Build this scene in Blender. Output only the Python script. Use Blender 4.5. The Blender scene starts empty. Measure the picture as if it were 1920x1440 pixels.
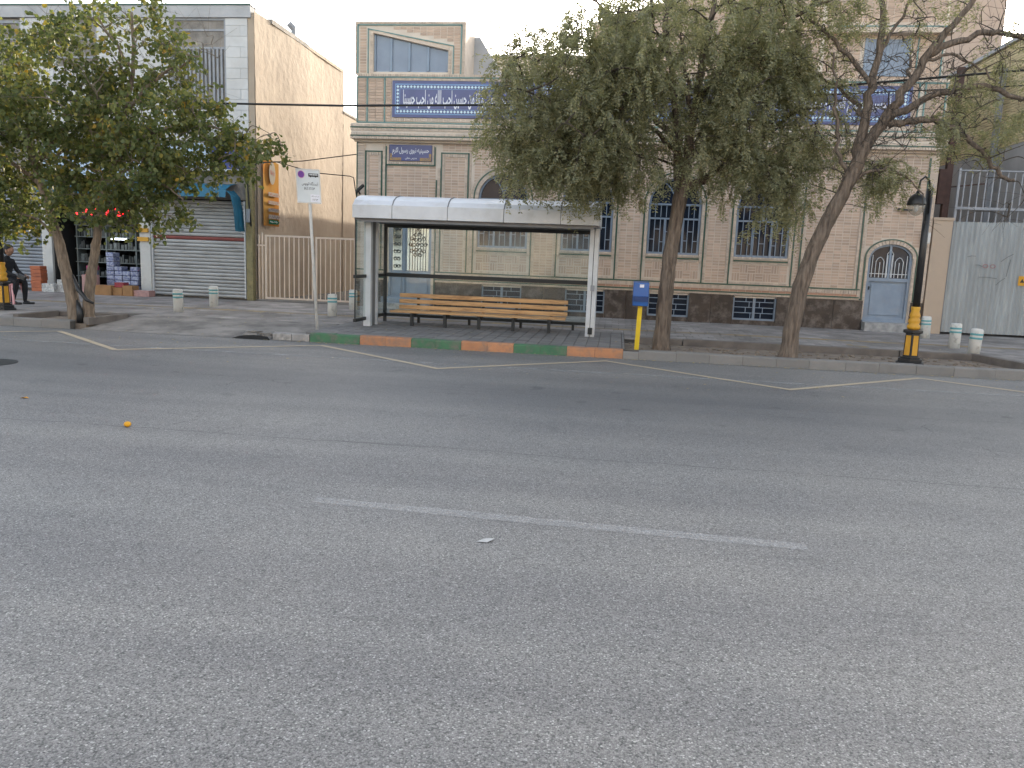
import bpy, bmesh, math, random
import numpy as np
from mathutils import Vector, Matrix
R = math.radians
random.seed(7); rng = np.random.default_rng(7)
SC = bpy.context.scene
COL = SC.collection

# ------------------------------------------------------------------ camera
CAM_H = 1.55
def cam_axes(yaw, pit, rol):
    cy, sy = math.cos(yaw), math.sin(yaw)
    fw = Vector((sy*math.cos(pit), cy*math.cos(pit), -math.sin(pit)))
    r0 = Vector((cy, -sy, 0)); u0 = r0.cross(fw)
    r = math.cos(rol)*r0 + math.sin(rol)*u0
    u = -math.sin(rol)*r0 + math.cos(rol)*u0
    return r, u, fw
cd = bpy.data.cameras.new('camera'); cam = bpy.data.objects.new('camera', cd); COL.objects.link(cam)
r_, u_, f_ = cam_axes(R(-7.19951509), R(9.08931177), R(2.23689624))
mw = Matrix((r_, u_, -f_)).transposed().to_4x4(); mw.translation = (0, 0, CAM_H)
cam.matrix_world = mw
cd.sensor_width = 36; cd.lens = 36*1480/1920; cd.clip_start = .05; cd.clip_end = 3000
SC.camera = cam

# ------------------------------------------------------------------ light
SUN_EL, SUN_AZ = R(13), R(12.5)            # azimuth from +Y towards +X
W = bpy.data.worlds.new('World'); SC.world = W; W.use_nodes = True
nt = W.node_tree; bg = nt.nodes['Background']
sky = nt.nodes.new('ShaderNodeTexSky'); sky.sky_type = 'NISHITA'; sky.sun_disc = False
sky.sun_elevation = SUN_EL; sky.sun_rotation = SUN_AZ
sky.air_density = 1.0; sky.dust_density = 2.5; sky.ozone_density = 1.0
hs = nt.nodes.new('ShaderNodeHueSaturation'); hs.inputs['Saturation'].default_value = .5      # hazy town sky
nt.links.new(sky.outputs[0], hs.inputs['Color']); nt.links.new(hs.outputs[0], bg.inputs[0]); bg.inputs[1].default_value = 0.15
sd = bpy.data.lights.new('sun', 'SUN'); sun = bpy.data.objects.new('sun', sd); COL.objects.link(sun)
d = Vector((math.sin(SUN_AZ)*math.cos(SUN_EL), math.cos(SUN_AZ)*math.cos(SUN_EL), math.sin(SUN_EL)))
sun.rotation_euler = d.to_track_quat('Z', 'Y').to_euler(); sun.location = d*60
sd.energy = 2; sd.angle = R(.6); sd.color = (1, .87, .7)
vs = SC.view_settings
vs.view_transform = 'Standard'; vs.look = 'None'; vs.gamma = 1; vs.exposure = 2.15
SC.cycles.max_bounces = 8; SC.cycles.transparent_max_bounces = 24

# ------------------------------------------------------------------ helpers
ROOT = {}
def tag(o, label=None, cat=None, group=None, kind=None):
    if label: o['label'] = label
    if cat: o['category'] = cat
    if group: o['group'] = group
    if kind: o['kind'] = kind
    return o
def thing(name, label, cat, loc=(0, 0, 0), group=None):
    o = bpy.data.objects.new(name, None); COL.objects.link(o); o.location = loc; o.empty_display_size = .2
    ROOT[o.name] = Vector(loc)
    return tag(o, label, cat, group)
def setparent(o, p):
    o.parent = p
    if p.name in ROOT: o.matrix_parent_inverse = Matrix.Translation(-ROOT[p.name])
def copy_tree(o, parent=None):
    c = o.copy(); COL.objects.link(c)
    if parent:
        c.parent = parent; c.matrix_parent_inverse = o.matrix_parent_inverse.copy()
    for ch in list(o.children): copy_tree(ch, c)
    return c
class MB:
    def __init__(s): s.v = []; s.f = []
    def add(s, v, f):
        n = len(s.v); s.v += [tuple(p) for p in v]; s.f += [tuple(i+n for i in q) for q in f]; return s
    def box(s, x0, x1, y0, y1, z0, z1):
        return s.add([(x0,y0,z0),(x1,y0,z0),(x1,y1,z0),(x0,y1,z0),(x0,y0,z1),(x1,y0,z1),(x1,y1,z1),(x0,y1,z1)],
                     [(0,3,2,1),(4,5,6,7),(0,1,5,4),(1,2,6,5),(2,3,7,6),(3,0,4,7)])
    def obox(s, c, h, m=None):
        m = m or Matrix.Identity(3); c = Vector(c)
        v = [c + m @ Vector((a*h[0], b*h[1], e*h[2])) for e in (-1,1) for a, b in ((-1,-1),(1,-1),(1,1),(-1,1))]
        return s.add(v, [(0,3,2,1),(4,5,6,7),(0,1,5,4),(1,2,6,5),(2,3,7,6),(3,0,4,7)])
    def bar(s, a, b, w, h):
        a, b = Vector(a), Vector(b); d = (b-a); L = d.length; d.normalize()
        up = Vector((0,0,1)) if abs(d.z) < .95 else Vector((0,1,0))
        x = d.cross(up).normalized(); z = x.cross(d)
        return s.obox((a+b)/2, (w/2, L/2, h/2), Matrix((x, d, z)).transposed())
    def tube(s, pts, rad, n=8, cap=True):
        pts = [Vector(p) for p in pts]
        if not hasattr(rad, '__len__'): rad = [rad]*len(pts)
        base = len(s.v); up = None
        for i, p in enumerate(pts):
            t = (pts[min(i+1, len(pts)-1)] - pts[max(i-1, 0)]).normalized()
            if up is None: up = t.orthogonal().normalized()
            else:
                up = up - t*up.dot(t)
                up = up.normalized() if up.length > 1e-5 else t.orthogonal().normalized()
            b = t.cross(up)
            for k in range(n):
                a = 2*math.pi*k/n
                s.v.append(tuple(p + (up*math.cos(a) + b*math.sin(a))*rad[i]))
        for i in range(len(pts)-1):
            for k in range(n):
                k2 = (k+1) % n
                s.f.append((base+i*n+k, base+i*n+k2, base+(i+1)*n+k2, base+(i+1)*n+k))
        if cap:
            s.f.append(tuple(base+k for k in reversed(range(n))))
            e = base+(len(pts)-1)*n; s.f.append(tuple(e+k for k in range(n)))
        return s
    def lathe(s, prof, c=(0,0,0), n=16, rot=0, cap=True):
        base = len(s.v)
        for r, z in prof:
            for k in range(n):
                a = 2*math.pi*k/n + rot; s.v.append((c[0]+r*math.cos(a), c[1]+r*math.sin(a), c[2]+z))
        for i in range(len(prof)-1):
            for k in range(n):
                k2 = (k+1) % n; s.f.append((base+i*n+k, base+i*n+k2, base+(i+1)*n+k2, base+(i+1)*n+k))
        if cap:
            s.f.append(tuple(base+k for k in reversed(range(n))))
            e = base+(len(prof)-1)*n; s.f.append(tuple(e+k for k in range(n)))
        return s
    def prism(s, poly, y0, y1):                # polygon in XZ (any winding), extruded along Y
        n = len(poly); b = len(s.v)
        s.v += [(x, y0, z) for x, z in poly] + [(x, y1, z) for x, z in poly]
        s.f.append(tuple(b+i for i in range(n))); s.f.append(tuple(b+n+i for i in reversed(range(n))))
        for i in range(n):
            j = (i+1) % n; s.f.append((b+i, b+n+i, b+n+j, b+j))
        return s
    def prismx(s, poly, x0, x1):               # polygon in YZ, extruded along X
        n = len(poly); b = len(s.v)
        s.v += [(x0, y, z) for y, z in poly] + [(x1, y, z) for y, z in poly]
        s.f.append(tuple(b+i for i in range(n))); s.f.append(tuple(b+n+i for i in reversed(range(n))))
        for i in range(n):
            j = (i+1) % n; s.f.append((b+i, b+n+i, b+n+j, b+j))
        return s
    def quad(s, a, b, c, d): return s.add([a, b, c, d], [(0,1,2,3)])
    def mesh(s, name, m, smooth=False, fix=True):
        me = bpy.data.meshes.new(name); me.from_pydata(s.v, [], s.f)
        if fix:
            bm = bmesh.new(); bm.from_mesh(me); bmesh.ops.recalc_face_normals(bm, faces=bm.faces); bm.to_mesh(me); bm.free()
        if smooth: me.polygons.foreach_set('use_smooth', [True]*len(me.polygons))
        me.materials.append(m); me.update(); return me
    def build(s, name, m, parent=None, smooth=False, bevel=0, fix=True):
        o = bpy.data.objects.new(name, s.mesh(name, m, smooth, fix)); COL.objects.link(o)
        if parent: setparent(o, parent)
        if bevel:
            b = o.modifiers.new('bevel', 'BEVEL'); b.width = bevel; b.segments = 2; b.limit_method = 'ANGLE'
        return o
def np_obj(name, V, F, m, parent=None, smooth=False):
    me = bpy.data.meshes.new(name); n, k = F.shape
    me.vertices.add(len(V)); me.vertices.foreach_set('co', V.astype(np.float32).ravel())
    me.loops.add(n*k); me.loops.foreach_set('vertex_index', F.astype(np.int32).ravel())
    me.polygons.add(n); me.polygons.foreach_set('loop_start', np.arange(0, n*k, k, dtype=np.int32))
    me.update(calc_edges=True); me.materials.append(m)
    o = bpy.data.objects.new(name, me); COL.objects.link(o)
    if parent: setparent(o, parent)
    return o
def struct(o): o['kind'] = 'structure'; return o

# ------------------------------------------------------------------ materials
def newmat(name):
    m = bpy.data.materials.new(name); m.use_nodes = True; t = m.node_tree
    return m, t, t.nodes['Principled BSDF'], t.nodes['Material Output']
def N(t, ty, **k):
    n = t.nodes.new(ty)
    for a, b in k.items(): setattr(n, a, b)
    return n
def noise(t, pos, scale, detail=4, rough=.55):
    n = N(t, 'ShaderNodeTexNoise'); n.inputs['Scale'].default_value = scale; n.inputs['Detail'].default_value = detail
    n.inputs['Roughness'].default_value = rough
    if pos: t.links.new(pos, n.inputs['Vector'])
    return n.outputs['Fac']
def ramp(t, fac, stops):
    r = N(t, 'ShaderNodeValToRGB'); cr = r.color_ramp
    while len(cr.elements) < len(stops): cr.elements.new(.5)
    for e, (p, c) in zip(cr.elements, stops): e.position = p; e.color = (*c, 1) if len(c) == 3 else c
    t.links.new(fac, r.inputs[0]); return r.outputs[0]
def math_(t, op, a, b=None, c=None):
    n = N(t, 'ShaderNodeMath', operation=op)
    for i, x in enumerate((a, b, c)):
        if x is None: continue
        if isinstance(x, (int, float)): n.inputs[i].default_value = x
        else: t.links.new(x, n.inputs[i])
    return n.outputs[0]
def mixc(t, fac, a, b, mode='MIX'):
    n = N(t, 'ShaderNodeMix', data_type='RGBA', blend_type=mode)
    for s, x in ((n.inputs[0], fac), (n.inputs[6], a), (n.inputs[7], b)):
        if isinstance(x, (int, float)): s.default_value = x
        elif isinstance(x, tuple): s.default_value = (*x, 1)
        else: t.links.new(x, s)
    return n.outputs[2]
def rndval(t):
    g = N(t, 'ShaderNodeNewGeometry'); o = N(t, 'ShaderNodeObjectInfo')
    return math_(t, 'FRACT', math_(t, 'ADD', g.outputs['Random Per Island'], o.outputs['Random']))
def mk(name, c1, c2=None, scale=2., rough=.75, bump=0., bscale=60., metal=0., rnd=0., spec=.4, dirt=None, dscale=.8, damt=.5, thr=.5, stretch=None, bdist=.02):
    m, t, p, out = newmat(name)
    pos = N(t, 'ShaderNodeNewGeometry').outputs['Position']
    if stretch:
        mp = N(t, 'ShaderNodeMapping'); mp.inputs['Scale'].default_value = stretch
        t.links.new(pos, mp.inputs[0]); spos = mp.outputs[0]
    else: spos = pos
    c2 = c2 or tuple(x*.8 for x in c1)
    col = ramp(t, noise(t, spos, scale), [(.3, c2), (.7, c1)])
    if rnd:
        v = math_(t, 'MULTIPLY_ADD', rndval(t), rnd, 1-rnd/2)
        cc = N(t, 'ShaderNodeCombineColor')
        for i in range(3): t.links.new(v, cc.inputs[i])
        col = mixc(t, 1., col, cc.outputs[0], 'MULTIPLY')
    if dirt:
        f = ramp(t, noise(t, spos, dscale, 8, .65), [(thr-.08, (0,0,0)), (thr+.12, (damt,)*3)])
        col = mixc(t, f, col, dirt)
    t.links.new(col, p.inputs['Base Color'])
    p.inputs['Roughness'].default_value = rough; p.inputs['Metallic'].default_value = metal
    p.inputs['Specular IOR Level'].default_value = spec
    if bump:
        b = N(t, 'ShaderNodeBump'); b.inputs['Strength'].default_value = bump; b.inputs['Distance'].default_value = bdist
        t.links.new(noise(t, spos, bscale, 6), b.inputs['Height']); t.links.new(b.outputs[0], p.inputs['Normal'])
    return m
def emit(name, c, s):
    m, t, p, out = newmat(name)
    p.inputs['Base Color'].default_value = (*c, 1); p.inputs['Emission Color'].default_value = (*c, 1); p.inputs['Emission Strength'].default_value = s
    return m
def glassmat(name, tint=(.93, .97, .96), dirt=.04):
    m, t, p, out = newmat(name); t.nodes.remove(p)
    tr = N(t, 'ShaderNodeBsdfTransparent'); tr.inputs[0].default_value = (*tint, 1)
    gl = N(t, 'ShaderNodeBsdfGlossy'); gl.inputs['Roughness'].default_value = .03
    lw_ = N(t, 'ShaderNodeLayerWeight'); lw_.inputs[0].default_value = .5
    frv = math_(t, 'MULTIPLY_ADD', math_(t, 'POWER', lw_.outputs['Facing'], 5.), .9, .035)
    mx = N(t, 'ShaderNodeMixShader'); t.links.new(frv, mx.inputs[0]); t.links.new(tr.outputs[0], mx.inputs[1]); t.links.new(gl.outputs[0], mx.inputs[2])
    df = N(t, 'ShaderNodeBsdfDiffuse'); df.inputs[0].default_value = (.6, .58, .52, 1)
    pos = N(t, 'ShaderNodeNewGeometry').outputs['Position']
    f = ramp(t, noise(t, pos, 2.5, 6), [(.35, (dirt*.3,)*3), (.75, (dirt*2,)*3)])
    m2 = N(t, 'ShaderNodeMixShader'); t.links.new(f, m2.inputs[0]); t.links.new(mx.outputs[0], m2.inputs[1]); t.links.new(df.outputs[0], m2.inputs[2])
    t.links.new(m2.outputs[0], out.inputs[0]); return m
def leafmat(name, cols, trans=.45):
    m, t, p, out = newmat(name)
    pn_ = noise(t, N(t, 'ShaderNodeNewGeometry').outputs['Position'], 1.6, 3)
    col = ramp(t, math_(t, 'ADD', math_(t, 'MULTIPLY', rndval(t), .7), math_(t, 'MULTIPLY_ADD', pn_, 1.1, -.4)), cols)
    t.links.new(col, p.inputs['Base Color']); p.inputs['Roughness'].default_value = .5; p.inputs['Specular IOR Level'].default_value = .35
    tl = N(t, 'ShaderNodeBsdfTranslucent'); t.links.new(mixc(t, 1., col, (1.25, 1.2, .7), 'MULTIPLY'), tl.inputs[0])
    mx = N(t, 'ShaderNodeMixShader'); mx.inputs[0].default_value = trans
    t.links.new(p.outputs[0], mx.inputs[1]); t.links.new(tl.outputs[0], mx.inputs[2]); t.links.new(mx.outputs[0], out.inputs[0])
    return m
def paintmat(name, c, keep=.5, scale=30., soft=.12):      # worn road paint: bare asphalt shows through
    m, t, p, out = newmat(name)
    pos = N(t, 'ShaderNodeNewGeometry').outputs['Position']
    p.inputs['Base Color'].default_value = (*c, 1); p.inputs['Roughness'].default_value = .7
    lo = .4 if scale < 50 else .12
    tr = N(t, 'ShaderNodeBsdfTransparent')
    a = math_(t, 'MULTIPLY', noise(t, pos, scale, 6, .7), 1-lo); b = math_(t, 'MULTIPLY', noise(t, pos, scale*.09, 3), lo)
    f = ramp(t, math_(t, 'ADD', a, b), [(1-keep-soft, (0,0,0)), (1-keep+soft, (1,1,1))])
    mx = N(t, 'ShaderNodeMixShader'); t.links.new(f, mx.inputs[0]); t.links.new(tr.outputs[0], mx.inputs[1]); t.links.new(p.outputs[0], mx.inputs[2])
    t.links.new(mx.outputs[0], out.inputs[0]); return m

def asphalt():
    m, t, p, out = newmat('asphalt')
    pos = N(t, 'ShaderNodeNewGeometry').outputs['Position']
    sx = N(t, 'ShaderNodeSeparateXYZ'); t.links.new(pos, sx.inputs[0])
    vo = N(t, 'ShaderNodeTexVoronoi'); vo.inputs['Scale'].default_value = 150; t.links.new(pos, vo.inputs['Vector'])
    wn = N(t, 'ShaderNodeSeparateColor'); t.links.new(vo.outputs['Color'], wn.inputs[0])
    chip = ramp(t, wn.outputs[0], [(0, (.075,.074,.072)), (.14, (.155,.152,.145)), (.5, (.242,.235,.223)), (.92, (.3,.291,.275)), (.985, (.5,.485,.46))])
    gap = ramp(t, vo.outputs['Distance'], [(.35, (1,1,1)), (.8, (.62,.62,.62))])
    col = mixc(t, 1., chip, gap, 'MULTIPLY')
    fine = ramp(t, noise(t, pos, 260, 3), [(.3, (.7,.7,.7)), (.7, (1.25,1.25,1.25))]); col = mixc(t, 1., col, fine, 'MULTIPLY')
    big = ramp(t, noise(t, pos, .35, 5), [(.3, (.86,.87,.9)), (.7, (1.16,1.14,1.12))]); col = mixc(t, 1., col, big, 'MULTIPLY')
    mp = N(t, 'ShaderNodeMapping'); mp.inputs['Scale'].default_value = (.12, 1.6, 1); t.links.new(pos, mp.inputs[0])
    streak = ramp(t, noise(t, mp.outputs[0], 1., 5), [(.3, (.82,.82,.84)), (.7, (1.12,1.12,1.1))]); col = mixc(t, 1., col, streak, 'MULTIPLY')
    # lane worn dark by tyres, with its edges blurred by noise
    lane = math_(t, 'ADD', math_(t, 'SUBTRACT', sx.outputs[1], 9.0), math_(t, 'MULTIPLY_ADD', noise(t, mp.outputs[0], .8, 4), 2.2, -1.1))
    g_ = math_(t, 'POWER', 2.718, math_(t, 'MULTIPLY', math_(t, 'MULTIPLY', lane, lane), -.42))
    col = mixc(t, math_(t, 'MULTIPLY', g_, .5), col, (.10,.101,.105))
    drip = ramp(t, noise(t, pos, 2.6, 2, .4), [(.66, (0,0,0)), (.72, (.7,)*3)])
    col = mixc(t, math_(t, 'MULTIPLY', drip, math_(t, 'MULTIPLY_ADD', g_, .6, .16)), col, (.055,.055,.057))
    # fine branching cracks, only in patches
    wv = N(t, 'ShaderNodeTexNoise'); wv.inputs['Scale'].default_value = 1.7; wv.inputs['Detail'].default_value = 6; t.links.new(pos, wv.inputs['Vector'])
    wp = N(t, 'ShaderNodeVectorMath', operation='MULTIPLY_ADD'); wp.inputs[1].default_value = (.7,.7,0); t.links.new(wv.outputs['Color'], wp.inputs[0]); t.links.new(pos, wp.inputs[2])
    vc = N(t, 'ShaderNodeTexVoronoi', feature='DISTANCE_TO_EDGE'); vc.inputs['Scale'].default_value = .55; t.links.new(wp.outputs[0], vc.inputs['Vector'])
    ck = math_(t, 'MULTIPLY', math_(t, 'LESS_THAN', vc.outputs['Distance'], .0022), math_(t, 'GREATER_THAN', noise(t, pos, .42, 3), .6))
    col = mixc(t, math_(t, 'MULTIPLY', ck, .75), col, (.05,.05,.05))
    # long cracks that run with the road
    for y0, w, seed in ((6.12, .012, 3.1), (8.95, .009, 9.7)):
        mp2 = N(t, 'ShaderNodeMapping'); mp2.inputs['Location'].default_value = (seed, 0, 0); mp2.inputs['Scale'].default_value = (1, 0, 0); t.links.new(pos, mp2.inputs[0])
        wob = math_(t, 'MULTIPLY_ADD', noise(t, mp2.outputs[0], .8, 8, .62), .34, -.17)
        dd = math_(t, 'ABSOLUTE', math_(t, 'SUBTRACT', math_(t, 'SUBTRACT', sx.outputs[1], y0), wob))
        brk = math_(t, 'MULTIPLY', noise(t, mp2.outputs[0], 2.3, 5, .7), 2*w)
        f = math_(t, 'LESS_THAN', dd, math_(t, 'SUBTRACT', brk, w*.55))
        col = mixc(t, f, col, (.075, .074, .073))
    spots = ramp(t, noise(t, mp.outputs[0], 3.2, 2), [(.70, (0,0,0)), (.76, (.45,)*3)])
    col = mixc(t, spots, col, (.05,.05,.052))
    t.links.new(col, p.inputs['Base Color'])
    rr = ramp(t, noise(t, pos, .5, 4), [(.3, (.52,)*3), (.7, (.66,)*3)]); t.links.new(rr, p.inputs['Roughness'])
    p.inputs['Specular IOR Level'].default_value = .5
    b = N(t, 'ShaderNodeBump'); b.inputs['Strength'].default_value = .4; b.inputs['Distance'].default_value = .005
    hh = math_(t, 'ADD', math_(t, 'MULTIPLY', vo.outputs['Distance'], -1.), math_(t, 'MULTIPLY', noise(t, pos, 200, 3), .6))
    t.links.new(hh, b.inputs['Height']); t.links.new(b.outputs[0], p.inputs['Normal'])
    return m

M = {}
M['asphalt'] = asphalt()
M['ground'] = mk('earth', (.2,.17,.13), (.13,.11,.09), 1.5, .95, .4)
M['paver'] = mk('paver', (.33,.305,.285), (.25,.232,.22), 2.2, .85, .35, 90, rnd=.35, dirt=(.10,.09,.08), dscale=.9, damt=.55)
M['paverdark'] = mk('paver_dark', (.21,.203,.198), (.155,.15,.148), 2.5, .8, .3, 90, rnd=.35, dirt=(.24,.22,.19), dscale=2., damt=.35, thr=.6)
M['joint'] = mk('paver_joint', (.10,.09,.08), None, 6, .95, .3)
M['tactile'] = mk('tactile', (.36,.25,.10), (.24,.19,.12), 4, .85, .3, 90, rnd=.3, dirt=(.18,.16,.14), dscale=2.5, damt=.8, thr=.48)
M['concrete'] = mk('concrete', (.26,.25,.235), (.18,.172,.162), 3, .85, .35, 70, rnd=.18, dirt=(.13,.12,.11), dscale=3, damt=.5, thr=.55)
M['wornkerb'] = mk('worn_kerb', (.42,.4,.375), (.27,.255,.24), 4, .9, .7, 20, dirt=(.1,.095,.09), dscale=6, damt=.8, thr=.54)
M['kgreen'] = mk('kerb_green', (.07,.18,.09), (.05,.13,.075), 5, .7, .3, 60, rnd=.15, dirt=(.16,.14,.12), dscale=6, damt=.8, thr=.54)
M['korange'] = mk('kerb_orange', (.5,.235,.115), (.4,.185,.095), 5, .7, .3, 60, rnd=.15, dirt=(.2,.16,.13), dscale=6, damt=.8, thr=.54)
M['bedkerb'] = mk('bed_kerb', (.19,.165,.145), (.12,.105,.095), 4, .9, .4)
M['soil'] = mk('soil', (.25,.205,.16), (.15,.12,.095), 5, .95, .8, 25)
M['zig'] = paintmat('worn_cream_paint', (.46,.375,.265), .68, 26)
M['white_line'] = paintmat('worn_white_paint', (.55,.54,.52), .44, 110, .14)
M['white_faint'] = paintmat('faint_white_paint', (.45,.45,.44), .47, 40)
M['brick'] = mk('brick', (.575,.425,.325), (.49,.36,.275), 1.2, .8, .25, 120, rnd=.3, dirt=(.33,.26,.215), dscale=1.1, damt=.45, thr=.55, stretch=(1,1,.35))
M['soldier'] = mk('brick_pale', (.64,.52,.42), (.54,.435,.345), 1.5, .8, .25, 120, rnd=.24, dirt=(.33,.28,.23), dscale=.8, damt=.3, thr=.55)
M['brickred'] = mk('brick_red', (.5,.29,.2), (.42,.25,.18), 2, .8, .25, 120, rnd=.25)
M['mortar'] = mk('mortar', (.70,.6,.5), (.6,.51,.42), 3, .9, .3, 100)
M['green'] = mk('green_glaze', (.035,.1,.068), (.03,.078,.058), 6, .3, .1, 40, spec=.5)
M['teal'] = mk('teal_glaze', (.13,.25,.23), (.1,.195,.18), 6, .3, .1, 40, spec=.5)
M['tile'] = mk('blue_tile', (.075,.082,.21), (.06,.066,.165), 4, .3, 0, spec=.5)
M['tilelight'] = mk('light_blue_tile', (.15,.27,.47), (.12,.22,.4), 6, .3, spec=.5)
M['diamond'] = mk('white_tile', (.6,.72,.76), (.5,.64,.7), 6, .35)
M['letter'] = mk('letter_white', (.74,.74,.78), (.66,.66,.72), 6, .45)
M['gold'] = mk('ochre_tile', (.45,.27,.06), (.12,.10,.14), 45, .4)
M['marble'] = mk('brown_marble', (.06,.043,.035), (.028,.021,.019), 4, .35, .05, 40, rnd=.45, dirt=(.2,.17,.15), dscale=4.5, damt=.7, thr=.56)
M['step'] = mk('step_marble', (.42,.41,.4), (.22,.22,.22), 7, .5, .05, rnd=.15)
M['bluesteel'] = mk('blue_grey_steel', (.25,.31,.385), (.20,.25,.32), 5, .45, .05, rnd=.05, dirt=(.3,.29,.27), dscale=4, damt=.35, thr=.6)
M['pane'] = mk('dark_room_glass', (.014,.02,.034), (.02,.027,.042), 2, .06, 0, spec=.22)  # opaque: the darkness of the rooms behind is put into its colour
M['paneblue'] = mk('frosted_glass', (.2,.24,.3), (.16,.19,.25), 2.5, .25, 0, spec=.6)
M['panebright'] = mk('mirror_glass', (.36,.42,.46), (.28,.33,.37), 2, .1, 0, metal=.85)
M['iron'] = mk('dark_iron', (.02,.024,.026), None, 8, .5, .1)
M['black'] = mk('black_paint', (.014,.014,.016), (.022,.022,.022), 6, .4, .05, spec=.5)
M['alu'] = mk('aluminium', (.62,.64,.66), (.52,.54,.56), 3, .42, .03, spec=.5, dirt=(.4,.39,.36), dscale=4, damt=.4, thr=.6)
M['roofmetal'] = mk('roof_sheet', (.66,.68,.71), (.58,.6,.63), 2, .38, .02, spec=.5, dirt=(.42,.4,.37), dscale=3.5, damt=.5, thr=.6)
M['underside'] = mk('roof_lining', (.20,.20,.205), (.15,.15,.155), 3, .6)
M['glass'] = glassmat('clear_glass')
M['wood'] = mk('bench_wood', (.68,.42,.2), (.5,.28,.12), 7, .5, .25, 60, rnd=.3, dirt=(.14,.07,.035), dscale=9, damt=.75, thr=.57, stretch=(.25,2,3))
M['polewhite'] = mk('white_pole', (.66,.65,.62), (.55,.54,.51), 6, .5, .05, dirt=(.35,.3,.24), dscale=9, damt=.5, thr=.62)
M['plate'] = mk('sign_plate', (.62,.65,.66), (.56,.6,.61), 4, .4)
M['ink'] = mk('black_print', (.02,.02,.02), None, 6, .5)
M['violet'] = mk('violet_print', (.17,.05,.29), (.15,.05,.3), 6, .5)
M['pink'] = mk('pink_rim', (.62,.33,.47), None, 6, .5)
M['boxblue'] = mk('box_blue', (.013,.10,.34), (.01,.075,.27), 4, .35, .03, spec=.5)
M['boxdark'] = mk('box_blue_dark', (.008,.04,.15), None, 4, .4)
M['postyellow'] = mk('post_yellow', (.72,.5,.012), (.6,.4,.012), 5, .45, .05)
M['lampyellow'] = mk('lamp_yellow', (.62,.33,.03), (.5,.25,.025), 6, .45, .05)
M['lampglass'] = glassmat('lamp_glass', (.8,.8,.77), .12)
M['bollard'] = mk('bollard_white', (.68,.67,.63), (.58,.57,.53), 6, .7, .3, 50, dirt=(.16,.14,.12), dscale=11, damt=.8, thr=.63)
M['bollteal'] = mk('bollard_teal', (.12,.36,.38), (.1,.29,.31), 8, .5)
M['panelwhite'] = mk('white_stone', (.57,.565,.555), (.49,.487,.48), 2, .5, .05, 60, rnd=.09, dirt=(.45,.43,.4), dscale=1.3, damt=.5, thr=.55)
M['plaster'] = mk('rough_plaster', (.43,.355,.275), (.355,.29,.225), 1.4, .95, 1., 5, dirt=(.36,.29,.22), dscale=1., damt=.5, thr=.56)
M['plastercoat'] = mk('grey_render', (.46,.46,.465), (.36,.36,.365), 2, .9, .5, 15)
M['oldplaster'] = mk('dirty_concrete', (.33,.30,.265), (.22,.2,.18), 2.2, .9, .5, 20, dirt=(.1,.09,.08), dscale=2, damt=.6)
M['cream'] = mk('cream_paint', (.5,.385,.29), (.43,.335,.25), 1.5, .85, .2, 30, dirt=(.3,.25,.2), dscale=1.5, damt=.4, thr=.6)
M['shutter'] = mk('shutter_steel', (.47,.47,.46), (.36,.36,.355), 2.2, .5, .05, 20, metal=.0, rnd=.14, dirt=(.16,.14,.12), dscale=2.6, damt=.6, thr=.57, stretch=(.5,1,2.5))
M['shutterblue'] = mk('shutter_bluegrey', (.27,.29,.32), (.21,.23,.26), 2.2, .5, .05, 20, rnd=.1, dirt=(.14,.13,.12), dscale=2.6, damt=.5, thr=.6)
M['red'] = mk('red_stripe', (.27,.075,.062), (.2,.06,.052), 5, .6)
M['awning'] = mk('teal_tarp', (.028,.16,.255), (.022,.12,.19), 4, .55, .2, 14)
M['awningdark'] = mk('blue_sign', (.04,.07,.3), (.03,.05,.2), 3, .4)
M['signpale'] = mk('sign_pale_blue', (.45,.56,.68), (.36,.47,.6), 3, .4)
M['pillar'] = mk('pillar_white', (.56,.56,.54), (.46,.46,.44), 3, .6, .1, 30, dirt=(.25,.23,.2), dscale=3, damt=.5, thr=.6)
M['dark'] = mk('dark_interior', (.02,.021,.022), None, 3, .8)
M['shelf'] = mk('steel_shelf', (.17,.2,.2), None, 5, .5)
M['goods'] = mk('shelf_goods', (.13,.145,.145), (.03,.036,.036), 9, .35, rnd=1.4)
M['carton'] = mk('carton', (.36,.2,.09), (.28,.155,.07), 5, .85, rnd=.2)
M['pack'] = mk('bottle_pack', (.4,.43,.52), (.08,.1,.25), 22, .25, .3, 20, rnd=.3)
M['redpack'] = mk('red_pack', (.32,.035,.05), (.16,.02,.03), 25, .35)
M['orangebox'] = mk('orange_box', (.42,.13,.055), (.3,.09,.045), 6, .6, rnd=.2)
M['whitepack'] = mk('white_pack', (.6,.6,.58), (.2,.2,.2), 20, .5, rnd=.2)
M['pinkcrate'] = mk('pink_carton', (.42,.25,.23), (.3,.18,.17), 14, .6, rnd=.2)
M['magenta'] = mk('magenta_plastic', (.45,.04,.18), None, 6, .35)
M['neon'] = emit('neon_red', (1., .02, .03), 2.2)
M['tubelight'] = emit('tube_light', (.85, .92, 1.), 2.)
M['postmoss'] = mk('mossy_post', (.3,.26,.13), (.2,.17,.09), 6, .85, .4, 30, dirt=(.07,.06,.045), dscale=12, damt=.8, thr=.6)
M['gatecream'] = mk('gate_cream', (.66,.55,.45), (.58,.48,.39), 6, .5, .05)
M['banner'] = mk('banner', (.42,.175,.05), (.38,.23,.075), 1.8, 1., .3, 6, spec=0.)
M['bannerwhite'] = mk('banner_white', (.36,.33,.28), (.32,.29,.24), 5, 1., spec=0.)
M['bannergreen'] = mk('banner_green', (.03,.14,.085), None, 5, 1., spec=0.)
M['bannerpink'] = mk('banner_print_red', (.45,.16,.14), None, 5, 1., spec=0.)
M['bannerviolet'] = mk('banner_print_violet', (.13,.1,.22), None, 5, 1., spec=0.)
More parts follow.
